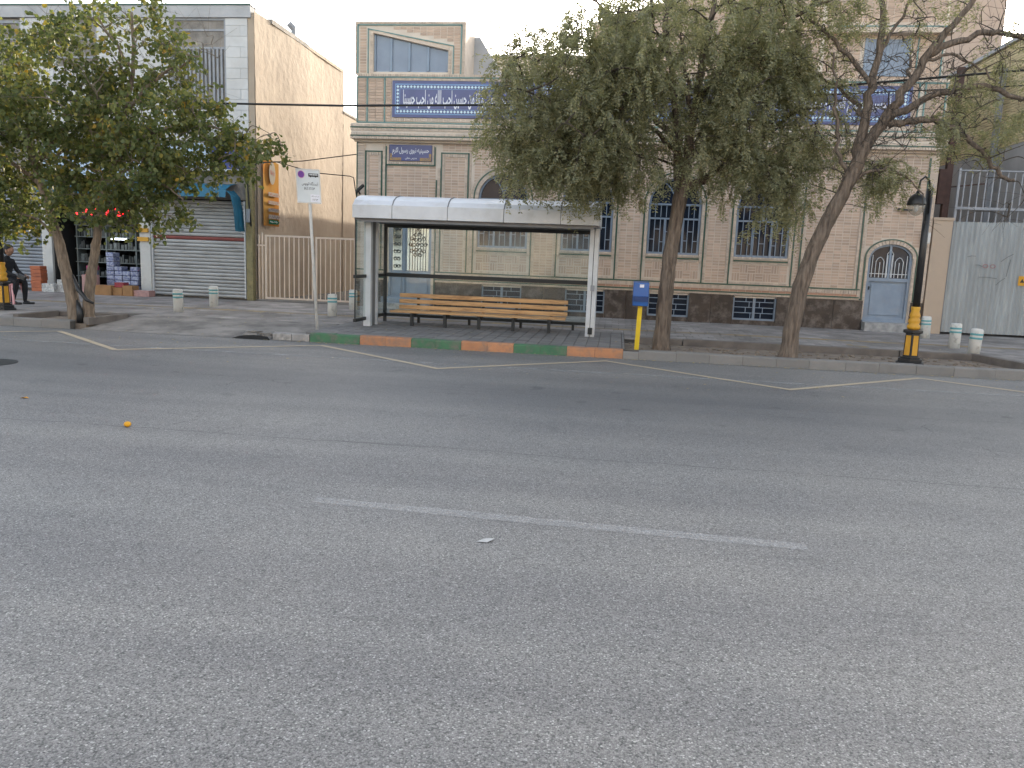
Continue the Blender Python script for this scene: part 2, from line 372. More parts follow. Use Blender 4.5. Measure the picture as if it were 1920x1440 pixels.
M['corr'] = mk('galvanised_sheet', (.335,.35,.348), (.26,.275,.274), 1.6, .45, .08, 25, dirt=(.46,.49,.49), dscale=2.2, damt=.7, thr=.6, stretch=(3,1,.35), spec=.5)
M['greysteel'] = mk('grey_steel', (.3,.31,.33), (.24,.25,.27), 5, .5)
M['rust'] = mk('rust_steel', (.09,.05,.04), (.055,.032,.028), 6, .8, .3)
M['yellowbrick'] = mk('yellow_brick', (.7,.6,.37), (.6,.5,.3), 1.2, .85, .3, 60, rnd=.25)
M['yellowjoint'] = mk('yellow_joint', (.27,.22,.14), None, 3, .95)
M['sticker'] = mk('orange_sticker', (.7,.34,.02), None, 5, .5)
M['scrawl'] = mk('red_scrawl', (.4,.13,.15), None, 5, .7)
M['scratch'] = mk('dark_scratch', (.12,.13,.13), None, 5, .7)
M['barkA'] = mk('bark_locust', (.25,.195,.15), (.075,.057,.045), 13, .95, 1., 13, stretch=(2.2,2.2,.28), bdist=.06)
M['barkL'] = mk('bark_mulberry', (.29,.225,.165), (.13,.1,.075), 12, .95, 1., 14, stretch=(1.8,1.8,.4), bdist=.05)
M['twig'] = mk('twig', (.09,.073,.058), (.045,.037,.03), 6, .9)
M['twigpale'] = mk('twig_pale', (.23,.19,.14), (.14,.115,.09), 6, .9)
M['leafA'] = leafmat('leaf_locust', [(0, (.185,.19,.12)), (.45, (.26,.263,.165)), (.8, (.33,.325,.21)), (1, (.39,.36,.225))], .52)
M['leafL'] = leafmat('leaf_mulberry', [(0, (.065,.092,.036)), (.45, (.115,.143,.054)), (.75, (.18,.195,.07)), (.92, (.3,.26,.07)), (1, (.42,.27,.05))], .45)
M['litter'] = leafmat('fallen_leaf', [(0, (.3,.24,.1)), (.5, (.42,.34,.17)), (.8, (.22,.16,.09)), (1, (.5,.46,.35))], .1)
M['paper'] = mk('paper', (.55,.55,.53), (.35,.35,.35), 30, .7)
M['orange'] = mk('orange_peel', (.8,.42,.02), (.7,.3,.02), 20, .5)
M['cable'] = mk('cable_black', (.015,.015,.016), None, 5, .6)
M['skin'] = mk('skin', (.33,.19,.13), None, 6, .6)
M['cloth'] = mk('black_cloth', (.013,.014,.018), (.02,.021,.025), 8, .9, .3, 40)
M['hair'] = mk('hair_black', (.008,.008,.009), None, 20, .6, .4, 90)
M['stoolpink'] = mk('pink_plastic', (.66,.33,.34), (.6,.3,.31), 5, .4)
M['far'] = mk('far_plaster', (.68,.55,.42), (.58,.47,.36), 1, .9, .2, 10)
M['opp'] = mk('opposite_wall', (.55,.45,.34), (.45,.37,.28), .8, .9)

# ------------------------------------------------------------------ text
AR = {}
def _r(ch, *forms): AR[ch] = forms
for ch, b, n in (('ا',0xFE8D,2),('ب',0xFE8F,4),('ة',0xFE93,2),('ت',0xFE95,4),('ج',0xFE9D,4),('ح',0xFEA1,4),('خ',0xFEA5,4),('د',0xFEA9,2),('ر',0xFEAD,2),('ز',0xFEAF,2),
                 ('س',0xFEB1,4),('ص',0xFEB9,4),('ع',0xFEC9,4),('ف',0xFED1,4),('ق',0xFED5,4),('ک',0xFED9,4),('گ',0xFB92,4),('ل',0xFEDD,4),('م',0xFEE1,4),('ن',0xFEE5,4),('ه',0xFEE9,4),('و',0xFEED,2),('چ',0xFB7A,4)):
    _r(ch, *[chr(b+i) for i in range(n)])
_r('ی', '\uFEEF', '\uFEF0', '\uFEF3', '\uFEF4')
def shape(s):
    out = []
    for w in s.split(' '):
        g = []
        for i, ch in enumerate(w):
            if ch not in AR: g.append(ch); continue
            f = AR[ch]
            prev = i > 0 and w[i-1] in AR and len(AR[w[i-1]]) == 4
            nxt = len(f) == 4 and i+1 < len(w) and w[i+1] in AR
            g.append(f[3] if prev and nxt else f[2] if nxt else f[1] if prev else f[0])
        out.append(''.join(reversed(g)))
    return ' '.join(reversed(out))
def text(body, c, w, h, m, parent, name='lettering', ux=(1,0,0), uz=(0,0,1), bold=.018):
    cu = bpy.data.curves.new(name, 'FONT'); cu.body = body; cu.resolution_u = 2; cu.offset = bold
    o = bpy.data.objects.new(name, cu); COL.objects.link(o)
    dg = bpy.context.evaluated_depsgraph_get()
    me = bpy.data.meshes.new_from_object(o.evaluated_get(dg))
    bpy.data.objects.remove(o)
    n = len(me.vertices); co = np.zeros(n*3); me.vertices.foreach_get('co', co); co = co.reshape(-1, 3)
    lo, hi = co.min(0), co.max(0); ctr = (lo+hi)/2
    a = (co[:,0]-ctr[0])/(hi[0]-lo[0])*w; b = (co[:,1]-ctr[1])/(hi[1]-lo[1])*h
    P = np.array(c) + a[:,None]*np.array(ux) + b[:,None]*np.array(uz)
    me.vertices.foreach_set('co', P.ravel()); me.update(); me.materials.clear(); me.materials.append(m)
    t = bpy.data.objects.new(name, me); COL.objects.link(t); setparent(t, parent); return t
def scribble(c, w, h, m, parent, n=14, name='lettering', ux=(1,0,0), uz=(0,0,1), th=.008, seed=1):
    rr = random.Random(seed); mb = MB(); ux, uz, c = Vector(ux), Vector(uz), Vector(c)
    x = -w/2
    while x < w/2:
        s = rr.uniform(.35, .95)*h; z0 = rr.uniform(-.3, .1)*h
        if rr.random() < .55: pts = [(x, z0), (x+s*.25, z0+s*.1), (x+s*.5, z0+rr.uniform(-.2, .5)*h)]
        else: pts = [(x, z0+.5*h), (x+.1*s, z0), (x+.4*s, z0-.05*h)]
        for a, b in zip(pts, pts[1:]):
            d = Vector((b[0]-a[0], b[1]-a[1])); L = max(d.length, 1e-4); nx, nz = -d.y/L*th, d.x/L*th
            q = [(a[0]+nx, a[1]+nz), (b[0]+nx, b[1]+nz), (b[0]-nx, b[1]-nz), (a[0]-nx, a[1]-nz)]
            mb.quad(*[c + ux*p + uz*r for p, r in q])
        x += w/n
    return mb.build(name, m, parent)

# ================================================================== SETTING
KY = 12.83                                     # street face of the kerb
Z0 = .15                                       # pavement level
struct(MB().box(-400, 400, -300, 500, -1, -.03).build('ground', M['ground']))
road = struct(MB().box(-90, 90, -9, KY+.05, -.4, 0).build('road', M['asphalt']))
def strip(pts, w, z=.004):
    mb = MB(); P = [Vector((*p, 0)) for p in pts]; L = []; Rr = []
    for i, p in enumerate(P):
        a = (p-P[i-1]).normalized() if i else None; b = (P[i+1]-p).normalized() if i < len(P)-1 else None
        t = ((a or b) + (b or a)).normalized(); n = Vector((-t.y, t.x, 0))
        k = w/2/max(.3, n.dot(Vector((-(a or b).y, (a or b).x, 0))))
        L.append(p+n*k+Vector((0,0,z))); Rr.append(p-n*k+Vector((0,0,z)))
    for i in range(len(P)-1): mb.quad(Rr[i], Rr[i+1], L[i+1], L[i])
    return mb
strip([(-14.1,12.4),(-11.9,10.6),(-9.45,12.42),(-7.2,10.6),(-4.75,12.42),(-2.38,10.55),(-.1,12.42),(2.3,10.47),(4.57,12.4),(6.8,10.5),(9.2,12.4)], .095).build('zigzag_line', M['zig'], road)
strip([(-1.8,4.58),(1.15,4.44)], .11).build('lane_dash', M['white_line'], road)
strip([(-30,11.02),(30,11.12)], .09, .002).build('edge_line', M['white_faint'], road)
mh = MB().lathe([(.34,.0),(.34,.006),(.30,.007),(.29,.003),(.05,.003)], (-7.75,8.85,0), 24)
mh.build('manhole_cover', M['iron'], road)

# pavement: one slab, sunk planting beds left open, driveway ramp left of the stop
pav = MB()
pav.box(-60, 60, 14.75, 60, -.3, Z0-.012)
pav.box(-60, -10.75, KY+.16, 14.75, -.3, Z0-.012)
pav.box(-10.75, -9.35, 14.15, 14.75, -.3, Z0-.012)
pav.box(-5.25, .2, KY+.16, 14.75, -.3, Z0-.012)
pav.box(6.7, 60, KY+.16, 14.75, -.3, Z0-.012)
pavement = struct(pav.build('pavement', M['joint']))
ramp_m = mk('driveway', (.31,.285,.262), (.21,.195,.18), 1.5, .9, .5, 30, dirt=(.08,.075,.07), dscale=1.6, damt=.7, thr=.52)
rv = MB(); nx, ny = 24, 12
for j in range(ny+1):
    for i in range(nx+1):
        x = -9.35 + 4.1*i/nx; y = KY-.02 + (14.78-KY)*j/ny
        z = .004 + (Z0-.006)*min(1, (j/ny)*1.15)**.8 + (random.uniform(-.006, .006) if 0 < j < ny else 0)
        rv.v.append((x, y, z))
for j in range(ny):
    for i in range(nx): a = j*(nx+1)+i; rv.f.append((a, a+1, a+nx+2, a+nx+1))
struct(rv.build('driveway_ramp', ramp_m, None, True))
struct(MB().box(.2, 6.7, KY+.14, 14.6, -.3, .085).build('planting_bed', M['soil']))
struct(MB().box(-10.75, -9.35, KY+.14, 14.15, -.3, .09).build('tree_pit', M['soil']))

# pavers: list of (x0,x1,y0,y1,material); nearest 300 are parts, the rest one piece
pv = []
def lay(x0, x1, y0, y1, dx, dy, m, bond=.5, skip=None):
    ny_ = max(1, round((y1-y0)/dy)); dy = (y1-y0)/ny_
    for j in range(ny_):
        ox = (j % 2)*bond*dx; x = x0 - ox
        while x < x1-.01:
            a, b = max(x, x0), min(x+dx, x1)
            if b-a > .03:
                cx, cy = (a+b)/2, y0+(j+.5)*dy
                if not (skip and skip(cx, cy)): pv.append((a+.004, b-.004, y0+j*dy+.004, y0+(j+1)*dy-.004, m))
            x += dx
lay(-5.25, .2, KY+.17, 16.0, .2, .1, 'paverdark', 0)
lay(-5.25, .2, 16.0, 16.6, .3, .3, 'paver')
lay(-15, -5.25, 14.77, 16.6, .3, .3, 'paver')
lay(-15, -10.77, KY+.17, 14.77, .3, .3, 'paver')
lay(.2, 11, 14.77, 16.6, .3, .3, 'paver')
lay(6.72, 11, KY+.17, 14.77, .3, .3, 'paver')
lay(-20, 12, 16.6, 16.9, .3, .3, 'tactile', 0)
lay(-20, 12, 16.9, 19.98, .3, .3, 'paver')
lay(4.45, 4.75, 14.77, 16.6, .3, .3, 'tactile', 0)
pv.sort(key=lambda b: (b[4] != 'paverdark', math.hypot((b[0]+b[1])/2+2.5, (b[2]+b[3])/2-13.0)))
def topbox(mb, x0, x1, y0, y1, z0, z1, e=.006):
    mb.add([(x0,y0,z0),(x1,y0,z0),(x1,y1,z0),(x0,y1,z0),(x0,y0,z1-e),(x1,y0,z1-e),(x1,y1,z1-e),(x0,y1,z1-e),(x0+e,y0+e,z1),(x1-e,y0+e,z1),(x1-e,y1-e,z1),(x0+e,y1-e,z1)],
           [(0,1,5,4),(1,2,6,5),(2,3,7,6),(3,0,4,7),(4,5,9,8),(5,6,10,9),(6,7,11,10),(7,4,8,11),(8,9,10,11)])
shared = {}
rest = {}
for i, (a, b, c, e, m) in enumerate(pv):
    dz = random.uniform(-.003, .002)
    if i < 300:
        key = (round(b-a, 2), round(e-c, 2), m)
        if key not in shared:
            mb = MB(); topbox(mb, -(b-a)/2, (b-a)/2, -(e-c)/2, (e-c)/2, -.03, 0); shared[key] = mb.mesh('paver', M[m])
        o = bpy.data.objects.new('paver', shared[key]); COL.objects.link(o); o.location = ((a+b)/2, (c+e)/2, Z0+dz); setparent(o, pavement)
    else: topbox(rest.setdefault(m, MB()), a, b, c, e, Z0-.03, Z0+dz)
for m, mb in rest.items():
    o = mb.build('paver_field', M[m], pavement, fix=False); o['kind'] = 'stuff'

# kerb
kerb = struct(MB().box(-60, -9.55, KY+.01, KY+.15, -.2, Z0-.02).box(-5.1, .2, KY+.01, KY+.15, -.2, Z0-.02).box(.2, 60, KY+.01, KY+.15, -.2, Z0-.02).build('kerb', M['joint']))
def kblock(x0, x1, m, z1=Z0):
    mb = MB(); dy = random.uniform(-.006, .006); dz = random.uniform(-.004, .006)
    x0 += .003; x1 -= .003; y0 = KY+dy; y1 = KY+.16+dy*.2; z1 = z1+dz; e = .018
    mb.prismx([(y0, -.2), (y0+.004, z1-e), (y0+e, z1), (y1-.005, z1), (y1, -.2)], x0, x1)
    return mb.build('kerb_block', M[m], kerb)
xs = [-5.12,-4.24,-3.35,-2.5,-1.62,-.74,.17]
for i in range(6):
    m = ('kgreen', 'korange')[i % 2]; mid = (xs[i]+xs[i+1])/2
    kblock(xs[i], mid, m); kblock(mid, xs[i+1], m)
x = .17
kblock(x, .42, 'concrete', Z0-.02); x = .42
while x < 12:
    L = random.choice((.5, .52, .55, .6)); kblock(x, x+L, 'concrete'); x += L
x = -9.55
while x > -20:
    kblock(x-.55, x, 'concrete'); x -= .55
# broken gutter beside the painted kerb
shade_plate = struct(MB().prism([(-6.5, 0), (-6.36, .05), (-6.1, .075), (-5.85, .06), (-5.8, 0)], KY-.06, KY-.055).build('gutter_shade_plate', M['dark']))  # thin plate, its near-black colour stands for the shade inside the hollow
def lump(c, h, m, seed):
    rr = random.Random(seed); bm = bmesh.new(); bmesh.ops.create_icosphere(bm, subdivisions=3, radius=1)
    for v in bm.verts:
        q = v.co; w = 1+.22*math.sin(q.x*4+seed)*math.cos(q.y*5+seed*2)+.12*math.sin(q.z*9+seed)+rr.uniform(-.05, .05)
        q = Vector([math.copysign(abs(t)**.6, t) for t in q])*w; v.co = Vector(c)+Vector((q.x*h[0], q.y*h[1], q.z*h[2]))
    me = bpy.data.meshes.new('concrete_lump'); bm.to_mesh(me); bm.free(); me.materials.append(M[m])
    o = bpy.data.objects.new('concrete_lump', me); COL.objects.link(o); return o
tag(lump((-6.2, KY+.14, .06), (.15, .13, .075), 'concrete', 1), 'rough broken concrete lump at the dark gutter mouth', 'rubble')
tag(lump((-5.92, KY+.17, .055), (.12, .1, .065), 'concrete', 4), 'smaller broken lump between the gutter mouth and worn kerb stone', 'rubble')
for x0, x1 in ((-5.78, -5.45), (-5.45, -5.13)): kblock(x0, x1, 'wornkerb', Z0-.03)
# low edging round the beds
be = struct(MB().box(.2, 6.0, 14.6, 14.7, -.1, .1).build('bed_edging', M['joint']))
x = .45
for L in (.8, 2.0, 1.75, 1.3):
    MB().box(x+.01, x+L-.01, 14.58+random.uniform(-.01,.01), 14.72, -.1, Z0+.05+random.uniform(-.01,.012)).build('edging_stone', M['bedkerb'], be, bevel=.01); x += L
MB().bar((6.25,14.65,.13), (6.62,13.05,.13), .13, .16).build('edging_stone', M['bedkerb'], be, bevel=.01)
pe = struct(MB().box(-10.7, -9.4, 14.12, 14.14, -.1, .12).build('pit_edging', M['joint']))
MB().box(-10.78, -9.32, 14.1, 14.22, -.1, Z0+.035).build('edging_stone', M['bedkerb'], pe, bevel=.01)
MB().bar((-9.33,14.1,.13), (-9.36,13.0,.13), .11, .14).build('edging_stone', M['bedkerb'], pe, bevel=.01)
MB().bar((-10.76,14.1,.13), (-10.74,13.0,.13), .11, .14).build('edging_stone', M['bedkerb'], pe, bevel=.01)

# ================================================================== BRICK PRAYER HALL
FY = 20.0
hall = thing('prayer_hall', 'pink brick hall with arched windows, green tile lines and blue lettered tile band', 'building', (0, FY, Z0))
bricks = []          # (x0,x1,z0,z1,yfront,mat) in the wall plane
def stack(x0, x1, z0, z1, yf=FY-.007, bw=.172, bh=.068, skip=None, m='brick'):
    if x1-x0 < .03 or z1-z0 < .03: return
    n = max(1, round((x1-x0)/bw)); k = max(1, round((z1-z0)/bh)); dx = (x1-x0)/n; dz = (z1-z0)/k
    for i in range(n):
        for j in range(k):
            a, b, c, e = x0+i*dx, x0+(i+1)*dx, z0+j*dz, z0+(j+1)*dz
            if skip and skip(a, b, c, e): continue
            j = .008 if m == 'brick' else .005; bricks.append((a+j, b-j, c+j*.9, e-j*.9, yf, m))
def soldier_h(x0, x1, z0, z1, yf=FY-.03, w=.062, m='soldier'): stack(x0, x1, z0, z1, yf, w, z1-z0, None, m)
def soldier_v(x0, x1, z0, z1, yf=FY-.03, h=.062, m='soldier'): stack(x0, x1, z0, z1, yf, x1-x0, h, None, m)
G = MB(); GT = MB()
def gh(x0, x1, z, w=.03, yf=FY-.036, mb=None): (mb or G).box(x0, x1, yf, FY+.01, z-w/2, z+w/2)
def gv(x, z0, z1, w=.03, yf=FY-.036, mb=None): (mb or G).box(x-w/2, x+w/2, yf, FY+.01, z0, z1)
wall = MB(); YB = FY+.14; YM = FY
WX = [-2.93, -.815, 1.31, 3.42]; WH = .64; SP = 3.0; SILL = 1.78
ZT = 4.3
# door openings
D1 = (-5.86, -4.74, .37, 2.62); D2c, D2a, D2b, D2s = 6.42, .5, .34, 1.88
def arc(cx, a, b, z, n=16): return [(cx+a*math.cos(math.pi*(1-i/n)), z+b*math.sin(math.pi*(1-i/n))) for i in range(n+1)]
xs = -6.72
for cx in WX:
    wall.box(xs, cx-WH, YM, YB, .8, ZT) if xs > -6.7 else None
    if xs < -6.7:
        wall.box(xs, D1[0], YM, YB, .8, ZT); wall.box(D1[0], D1[1], YM, YB, D1[3], ZT); wall.box(D1[1], cx-WH, YM, YB, .8, ZT)
    wall.box(cx-WH, cx+WH, YM, YB, .8, SILL)
    wall.prism(arc(cx, WH, .62, SP) + [(cx+WH, ZT), (cx-WH, ZT)], YM, YB)
    xs = cx+WH
wall.box(xs, D2c-D2a, YM, YB, .8, ZT)
wall.prism(arc(D2c, D2a, D2b, D2s) + [(D2c+D2a, ZT), (D2c-D2a, ZT)], YM, YB)
wall.box(D2c+D2a, 7.25, YM, YB, .15, ZT)
wall.box(-6.74, 7.26, YB, 42, -.2, 5.6)                  # body
wall.box(-6.72, 7.25, YM-.02, YB, 4.7, 5.92)              # parapet backing
wall.build('wall', M['mortar'], hall)
def in_open(a, b, c, e, pad=.02):
    cx, cz = (a+b)/2, (c+e)/2
    for w in WX:
        if abs(cx-w) < .73+(b-a)*.28 and cz > 1.0:
            if cz < SP: return True
            if ((cx-w)/(.73+.06))**2 + ((cz-SP)/(.73+.02))**2 < 1: return True
    if D1[0]-.1 < cx < D1[1]+.1 and cz < D1[3]+.1: return True
    if abs(cx-D2c) < .62:
        if cz < D2s: return True
        if ((cx-D2c)/.64)**2 + ((cz-D2s)/.47)**2 < 1: return True
    return False
# base bands
for x0, x1 in ((-6.72, -5.98), (-4.62, 5.78)):
    soldier_h(x0, x1, .86, .905); gh(x0, x1, .92)
    stack(x0, x1, .938, .995, FY-.02, .19, .06, None, 'brickred'); soldier_h(x0, x1, .998, 1.09); gh(x0, x1, 1.11)
# window bays
for cx in WX:
    for s in (-1, 1):
        gv(cx+s*.735, 1.125, SP, .03)
        a, b = sorted((cx+s*.645, cx+s*.718)); soldier_v(a, b, 1.62, SP)
        a, b = sorted((cx+s*.752, cx+s*.82)); soldier_v(a, b, 1.125, 2.9, FY-.022)
    soldier_h(cx-.64, cx+.64, 1.72, SILL+.005, FY-.04); G.box(cx-.64, cx+.64, FY-.045, FY, 1.672, 1.704); soldier_h(cx-.64, cx+.64, 1.612, 1.67)
    soldier_h(cx-.718, cx+.718, 1.127, 1.185)
    # basket weave panel
    s = .186
    for i in range(7):
        for j in range(2):
            x0 = cx-.651+i*s; z0 = 1.2+j*s*1.08; sz = s*1.06
            if (i+j) % 2: stack(x0, x0+s, z0, z0+sz, FY-.012, s, sz/3)
            else: stack(x0, x0+s, z0, z0+sz, FY-.012, s/3, sz)
# pilasters and other fields in stack bond
edges = [(-4.50, WX[0]-.82)] + [(WX[i]+.82, WX[i+1]-.82) for i in range(3)]
for x0, x1 in edges[1:]: stack(x0, x1, 1.14, 2.9)
def fld(x0, x1, z0, z1): stack(x0, x1, z0, z1, skip=in_open)
fld(-3.68, 4.2, 2.9, 4.26)
# panel left of first window
def panel(x0, x1, z0, z1, bottom=True, mb=None):
    gv(x0, z0, z1, mb=mb); gv(x1, z0, z1, mb=mb); gh(x0-.015, x1+.015, z1, mb=mb)
    soldier_v(x0+.018, x0+.085, z0, z1-.02); soldier_v(x1-.085, x1-.018, z0, z1-.02); soldier_h(x0+.088, x1-.088, z1-.095, z1-.018)
    stack(x0+.09, x1-.09, z0, z1-.1)
panel(-4.52, -3.83, 1.13, 4.06)
stack(-4.505, -3.7, 4.1, 4.28)
soldier_v(-3.8, -3.755, 1.13, 4.1); soldier_v(-4.62, -4.54, .9, 3.7)
panel(-6.48, -6.06, 1.13, 4.07)
soldier_v(-6.70, -6.50, .9, 4.26); gv(-6.705, .9, 4.28); soldier_v(-6.04, -5.965, .9, 4.26)
gv(-5.95, D1[2], 3.75); gv(-4.69, 3.75, 4.2); gv(-5.95, 3.75, 4.2); gh(-5.965, -4.675, 3.75); gv(-4.64, D1[2], 3.4)
soldier_h(-5.93, -4.71, 3.77, 3.83); soldier_v(-5.93, -5.87, 3.83, 4.24); soldier_v(-4.76, -4.71, 3.83, 4.24)
stack(-5.93, -4.66, 2.75, 3.73, skip=in_open)
soldier_v(-5.93, -5.865, .4, 2.62); soldier_v(-4.735, -4.66, .4, 2.62); soldier_h(-5.93, -4.66, 2.63, 2.74)
# right part: big panel, arched door bay
panel(4.33, 5.70, 1.13, 4.08); stack(4.18, 4.31, 1.13, 2.9, bw=.13); stack(4.2, 5.72, 4.1, 4.26)
soldier_v(5.72, 5.79, .9, 4.26)
soldier_v(7.06, 7.25, .9, 4.2, FY-.03); gv(7.05, 2.3, 4.2)
stack(5.81, 7.03, 1.0, 4.24, skip=in_open)
for s in (-1, 1):
    gv(D2c+s*.585, .88, D2s); a, b = sorted((D2c+s*.505, D2c+s*.568)); soldier_v(a, b, .4, D2s)
gh(5.79, D2c-.57, .88); gh(D2c+.57, 7.05, .88)
# arch rings
rings = MB()
def ring(cx, z, a0, a1, b0, b1, yf, n, mb, gap=.12):
    for i in range(n):
        t0 = math.pi*(i+gap/2)/n; t1 = math.pi*(i+1-gap/2)/n
        q = [(cx+a0*math.cos(t0), z+b0*math.sin(t0)), (cx+a1*math.cos(t0), z+b1*math.sin(t0)), (cx+a1*math.cos(t1), z+b1*math.sin(t1)), (cx+a0*math.cos(t1), z+b0*math.sin(t1))]
        mb.prism(q, yf, FY+.12)
for cx in WX:
    ring(cx, SP, .625, .715, .6, .70, FY-.03, 30, rings); ring(cx, SP, .72, .75, .705, .735, FY-.036, 24, G, 0); ring(cx, SP, .755, .82, .74, .81, FY-.022, 34, rings)
ring(D2c, D2s, .49, .565, .33, .415, FY-.03, 20, rings); ring(D2c, D2s, .57, .60, .42, .45, FY-.036, 20, G, 0)
# cornice
cor = MB(); cor.box(-6.80, 7.30, FY-.22, FY, 4.34, 4.72); cor.box(-6.76, 7.27, FY-.1, FY, 4.29, 4.34)
cor.build('cornice', M['mortar'], hall)
CY = FY-.23
soldier_h(-6.82, 7.32, 4.342, 4.405, CY-.02); G.box(-6.82, 7.32, CY-.025, FY-.1, 4.408, 4.432)
soldier_h(-6.81, 7.31, 4.435, 4.495, CY); stack(-6.8, 7.3, 4.5, 4.54, CY+.015, .2, .05, None, 'brickred')
soldier_h(-6.82, 7.32, 4.545, 4.605, CY-.01); G.box(-6.82, 7.32, CY-.02, FY-.1, 4.608, 4.632)
soldier_h(-6.82, 7.32, 4.635, 4.70, CY-.01)
# parapet band
PY = FY-.035
def gph(x0, x1, z): GT.box(x0, x1, PY-.022, PY+.02, z-.013, z+.013)
def gpv(x, z0, z1): GT.box(x-.013, x+.013, PY-.022, PY+.02, z0, z1)
soldier_h(-6.72, 7.25, 5.87, 5.935, PY-.02); gph(-6.72, -6.02, 5.85); gph(-6.0, 6.62, 5.855); gph(6.64, 7.25, 5.85)
for x in (-6.71, -6.45, -6.0, 6.62, 6.75, 7.2): gpv(x, 4.77, 5.85)
gph(-6.72, 7.25, 4.77); soldier_h(-6.72, 7.25, 4.72, 4.755, PY-.01)
stack(-6.69, -6.48, 4.8, 5.82, PY-.008); stack(-6.42, -6.03, 4.8, 5.82, PY-.008); stack(6.78, 7.18, 4.8, 5.82, PY-.008)
stack(-5.97, -5.83, 4.8, 5.83, PY-.008, .14); stack(6.5, 6.6, 4.8, 5.83, PY-.008, .1)
soldier_h(-5.82, 6.49, 5.78, 5.84, PY-.01); soldier_h(-5.82, 6.49, 4.8, 4.89, PY-.01)
# corner tower with slanted window
tw = MB(); TX0, TX1, TZ0, TZ1 = -6.78, -4.0, 5.93, 7.17
wpoly = [(-6.31, 5.99), (-4.42, 5.99), (-4.42, 6.5), (-6.31, 6.9)]
tw.box(TX0, -6.31, FY, YB+.1, TZ0, TZ1); tw.box(-4.42, TX1, FY, YB+.1, TZ0, TZ1); tw.box(-6.31, -4.42, FY, YB+.1, TZ0, 5.99)
tw.prism([(-6.31, 6.9), (-4.42, 6.5), (-4.42, TZ1), (-6.31, TZ1)], FY, YB+.1); tw.box(TX0, TX1, YB+.1, 23, TZ0, TZ1)
tower = tw.build('tower', M['mortar'], hall)
def tsk(a, b, c, e):
    cx, cz = (a+b)/2, (c+e)/2
    top = 6.9-.4*(cx+6.31)/1.89
    return -6.5 < cx < -4.24 and cz < top+.22
stack(-6.66, -4.12, 5.96, 7.05, FY-.01, skip=tsk)
soldier_v(TX0, -6.74, 5.95, 7.17, FY-.02); soldier_v(-4.06, TX1, 5.95, 7.17, FY-.02); soldier_h(-6.72, -4.08, 7.11, 7.17, FY-.02)
soldier_v(-6.39, -6.315, 5.95, 6.9, FY-.02); soldier_v(-4.415, -4.34, 5.95, 6.5, FY-.02)
GT.box(-6.725, -6.695, FY-.026, FY, 5.95, 7.09); GT.box(-4.11, -4.08, FY-.026, FY, 5.95, 7.09); GT.box(-6.72, -4.08, FY-.026, FY, 7.075, 7.1)
GT.box(-6.46, -6.435, FY-.026, FY, 5.95, 7.0); GT.box(-4.3, -4.275, FY-.026, FY, 5.95, 6.6); GT.prism([(-6.46, 6.985), (-4.275, 6.59), (-4.275, 6.615), (-6.46, 7.01)], FY-.026, FY)
rings.prism([(-6.33, 6.905), (-4.4, 6.505), (-4.4, 6.57), (-6.33, 6.97)], FY-.02, FY)
win = MB().prism(wpoly, FY+.09, FY+.1).build('window', M['paneblue'], tower)
fr = MB()
for x in (-6.29, -5.87, -5.41, -4.93, -4.44):
    top = 6.9-.4*(x+6.31)/1.89; fr.box(x-.025, x+.025, FY+.05, FY+.088, 5.99, top-.01)
fr.box(-6.31, -4.42, FY+.05, FY+.086, 5.99, 6.02)
fr.build('frame', M['bluesteel'], win)
MB().prism([(-4.0, 5.7), (-4.0, 7.12), (-3.86, 7.13), (-3.72, 6.9), (-2.9, 5.7)], 21.2, 24).build('stair_roof', M['plastercoat'], hall)
# upper storey set back
US = 20.75
MB().box(7.2, 12.4, 30, 38, 0, 13).build('rear_block', M['brick'], hall)
up = MB().prism([(-.95, 5.5), (-.95, 7.36), (1.9, 8.15), (7.35, 8.3), (7.35, 5.5)], US, 34).build('upper_storey', M['mortar'], hall)
def usk(a, b, c, e):
    cx, cz = (a+b)/2, (c+e)/2
    return cz > 7.3+.28*(cx+.95) or (5.5 < cx < 6.6 and 6.15 < cz < 7.02)
stack(-.9, 4.5, 5.96, 8.05, US-.012, skip=usk); stack(4.6, 7.3, 5.96, 7.05, US-.012, skip=usk); stack(4.6, 7.3, 7.35, 8.15, US-.012, skip=usk)
MB().box(4.6, 7.42, US-.3, US, 7.08, 7.3).build('canopy_band', M['soldier'], hall)
GT.box(4.6, 7.42, US-.306, US, 7.2, 7.23); GT.box(6.72, 6.75, US-.03, US, 5.95, 7.05); GT.box(7.27, 7.3, US-.03, US, 5.95, 7.05)
uw = MB().box(5.55, 6.55, US-.01, US+.01, 6.18, 7.0).build('window', M['paneblue'], hall)
MB().box(5.53, 5.59, US-.03, US, 6.16, 7.02).box(6.51, 6.57, US-.03, US, 6.16, 7.02).box(6.02, 6.08, US-.03, US, 6.16, 7.02).box(5.53, 6.57, US-.031, US, 6.16, 6.2).build('frame', M['bluesteel'], uw)
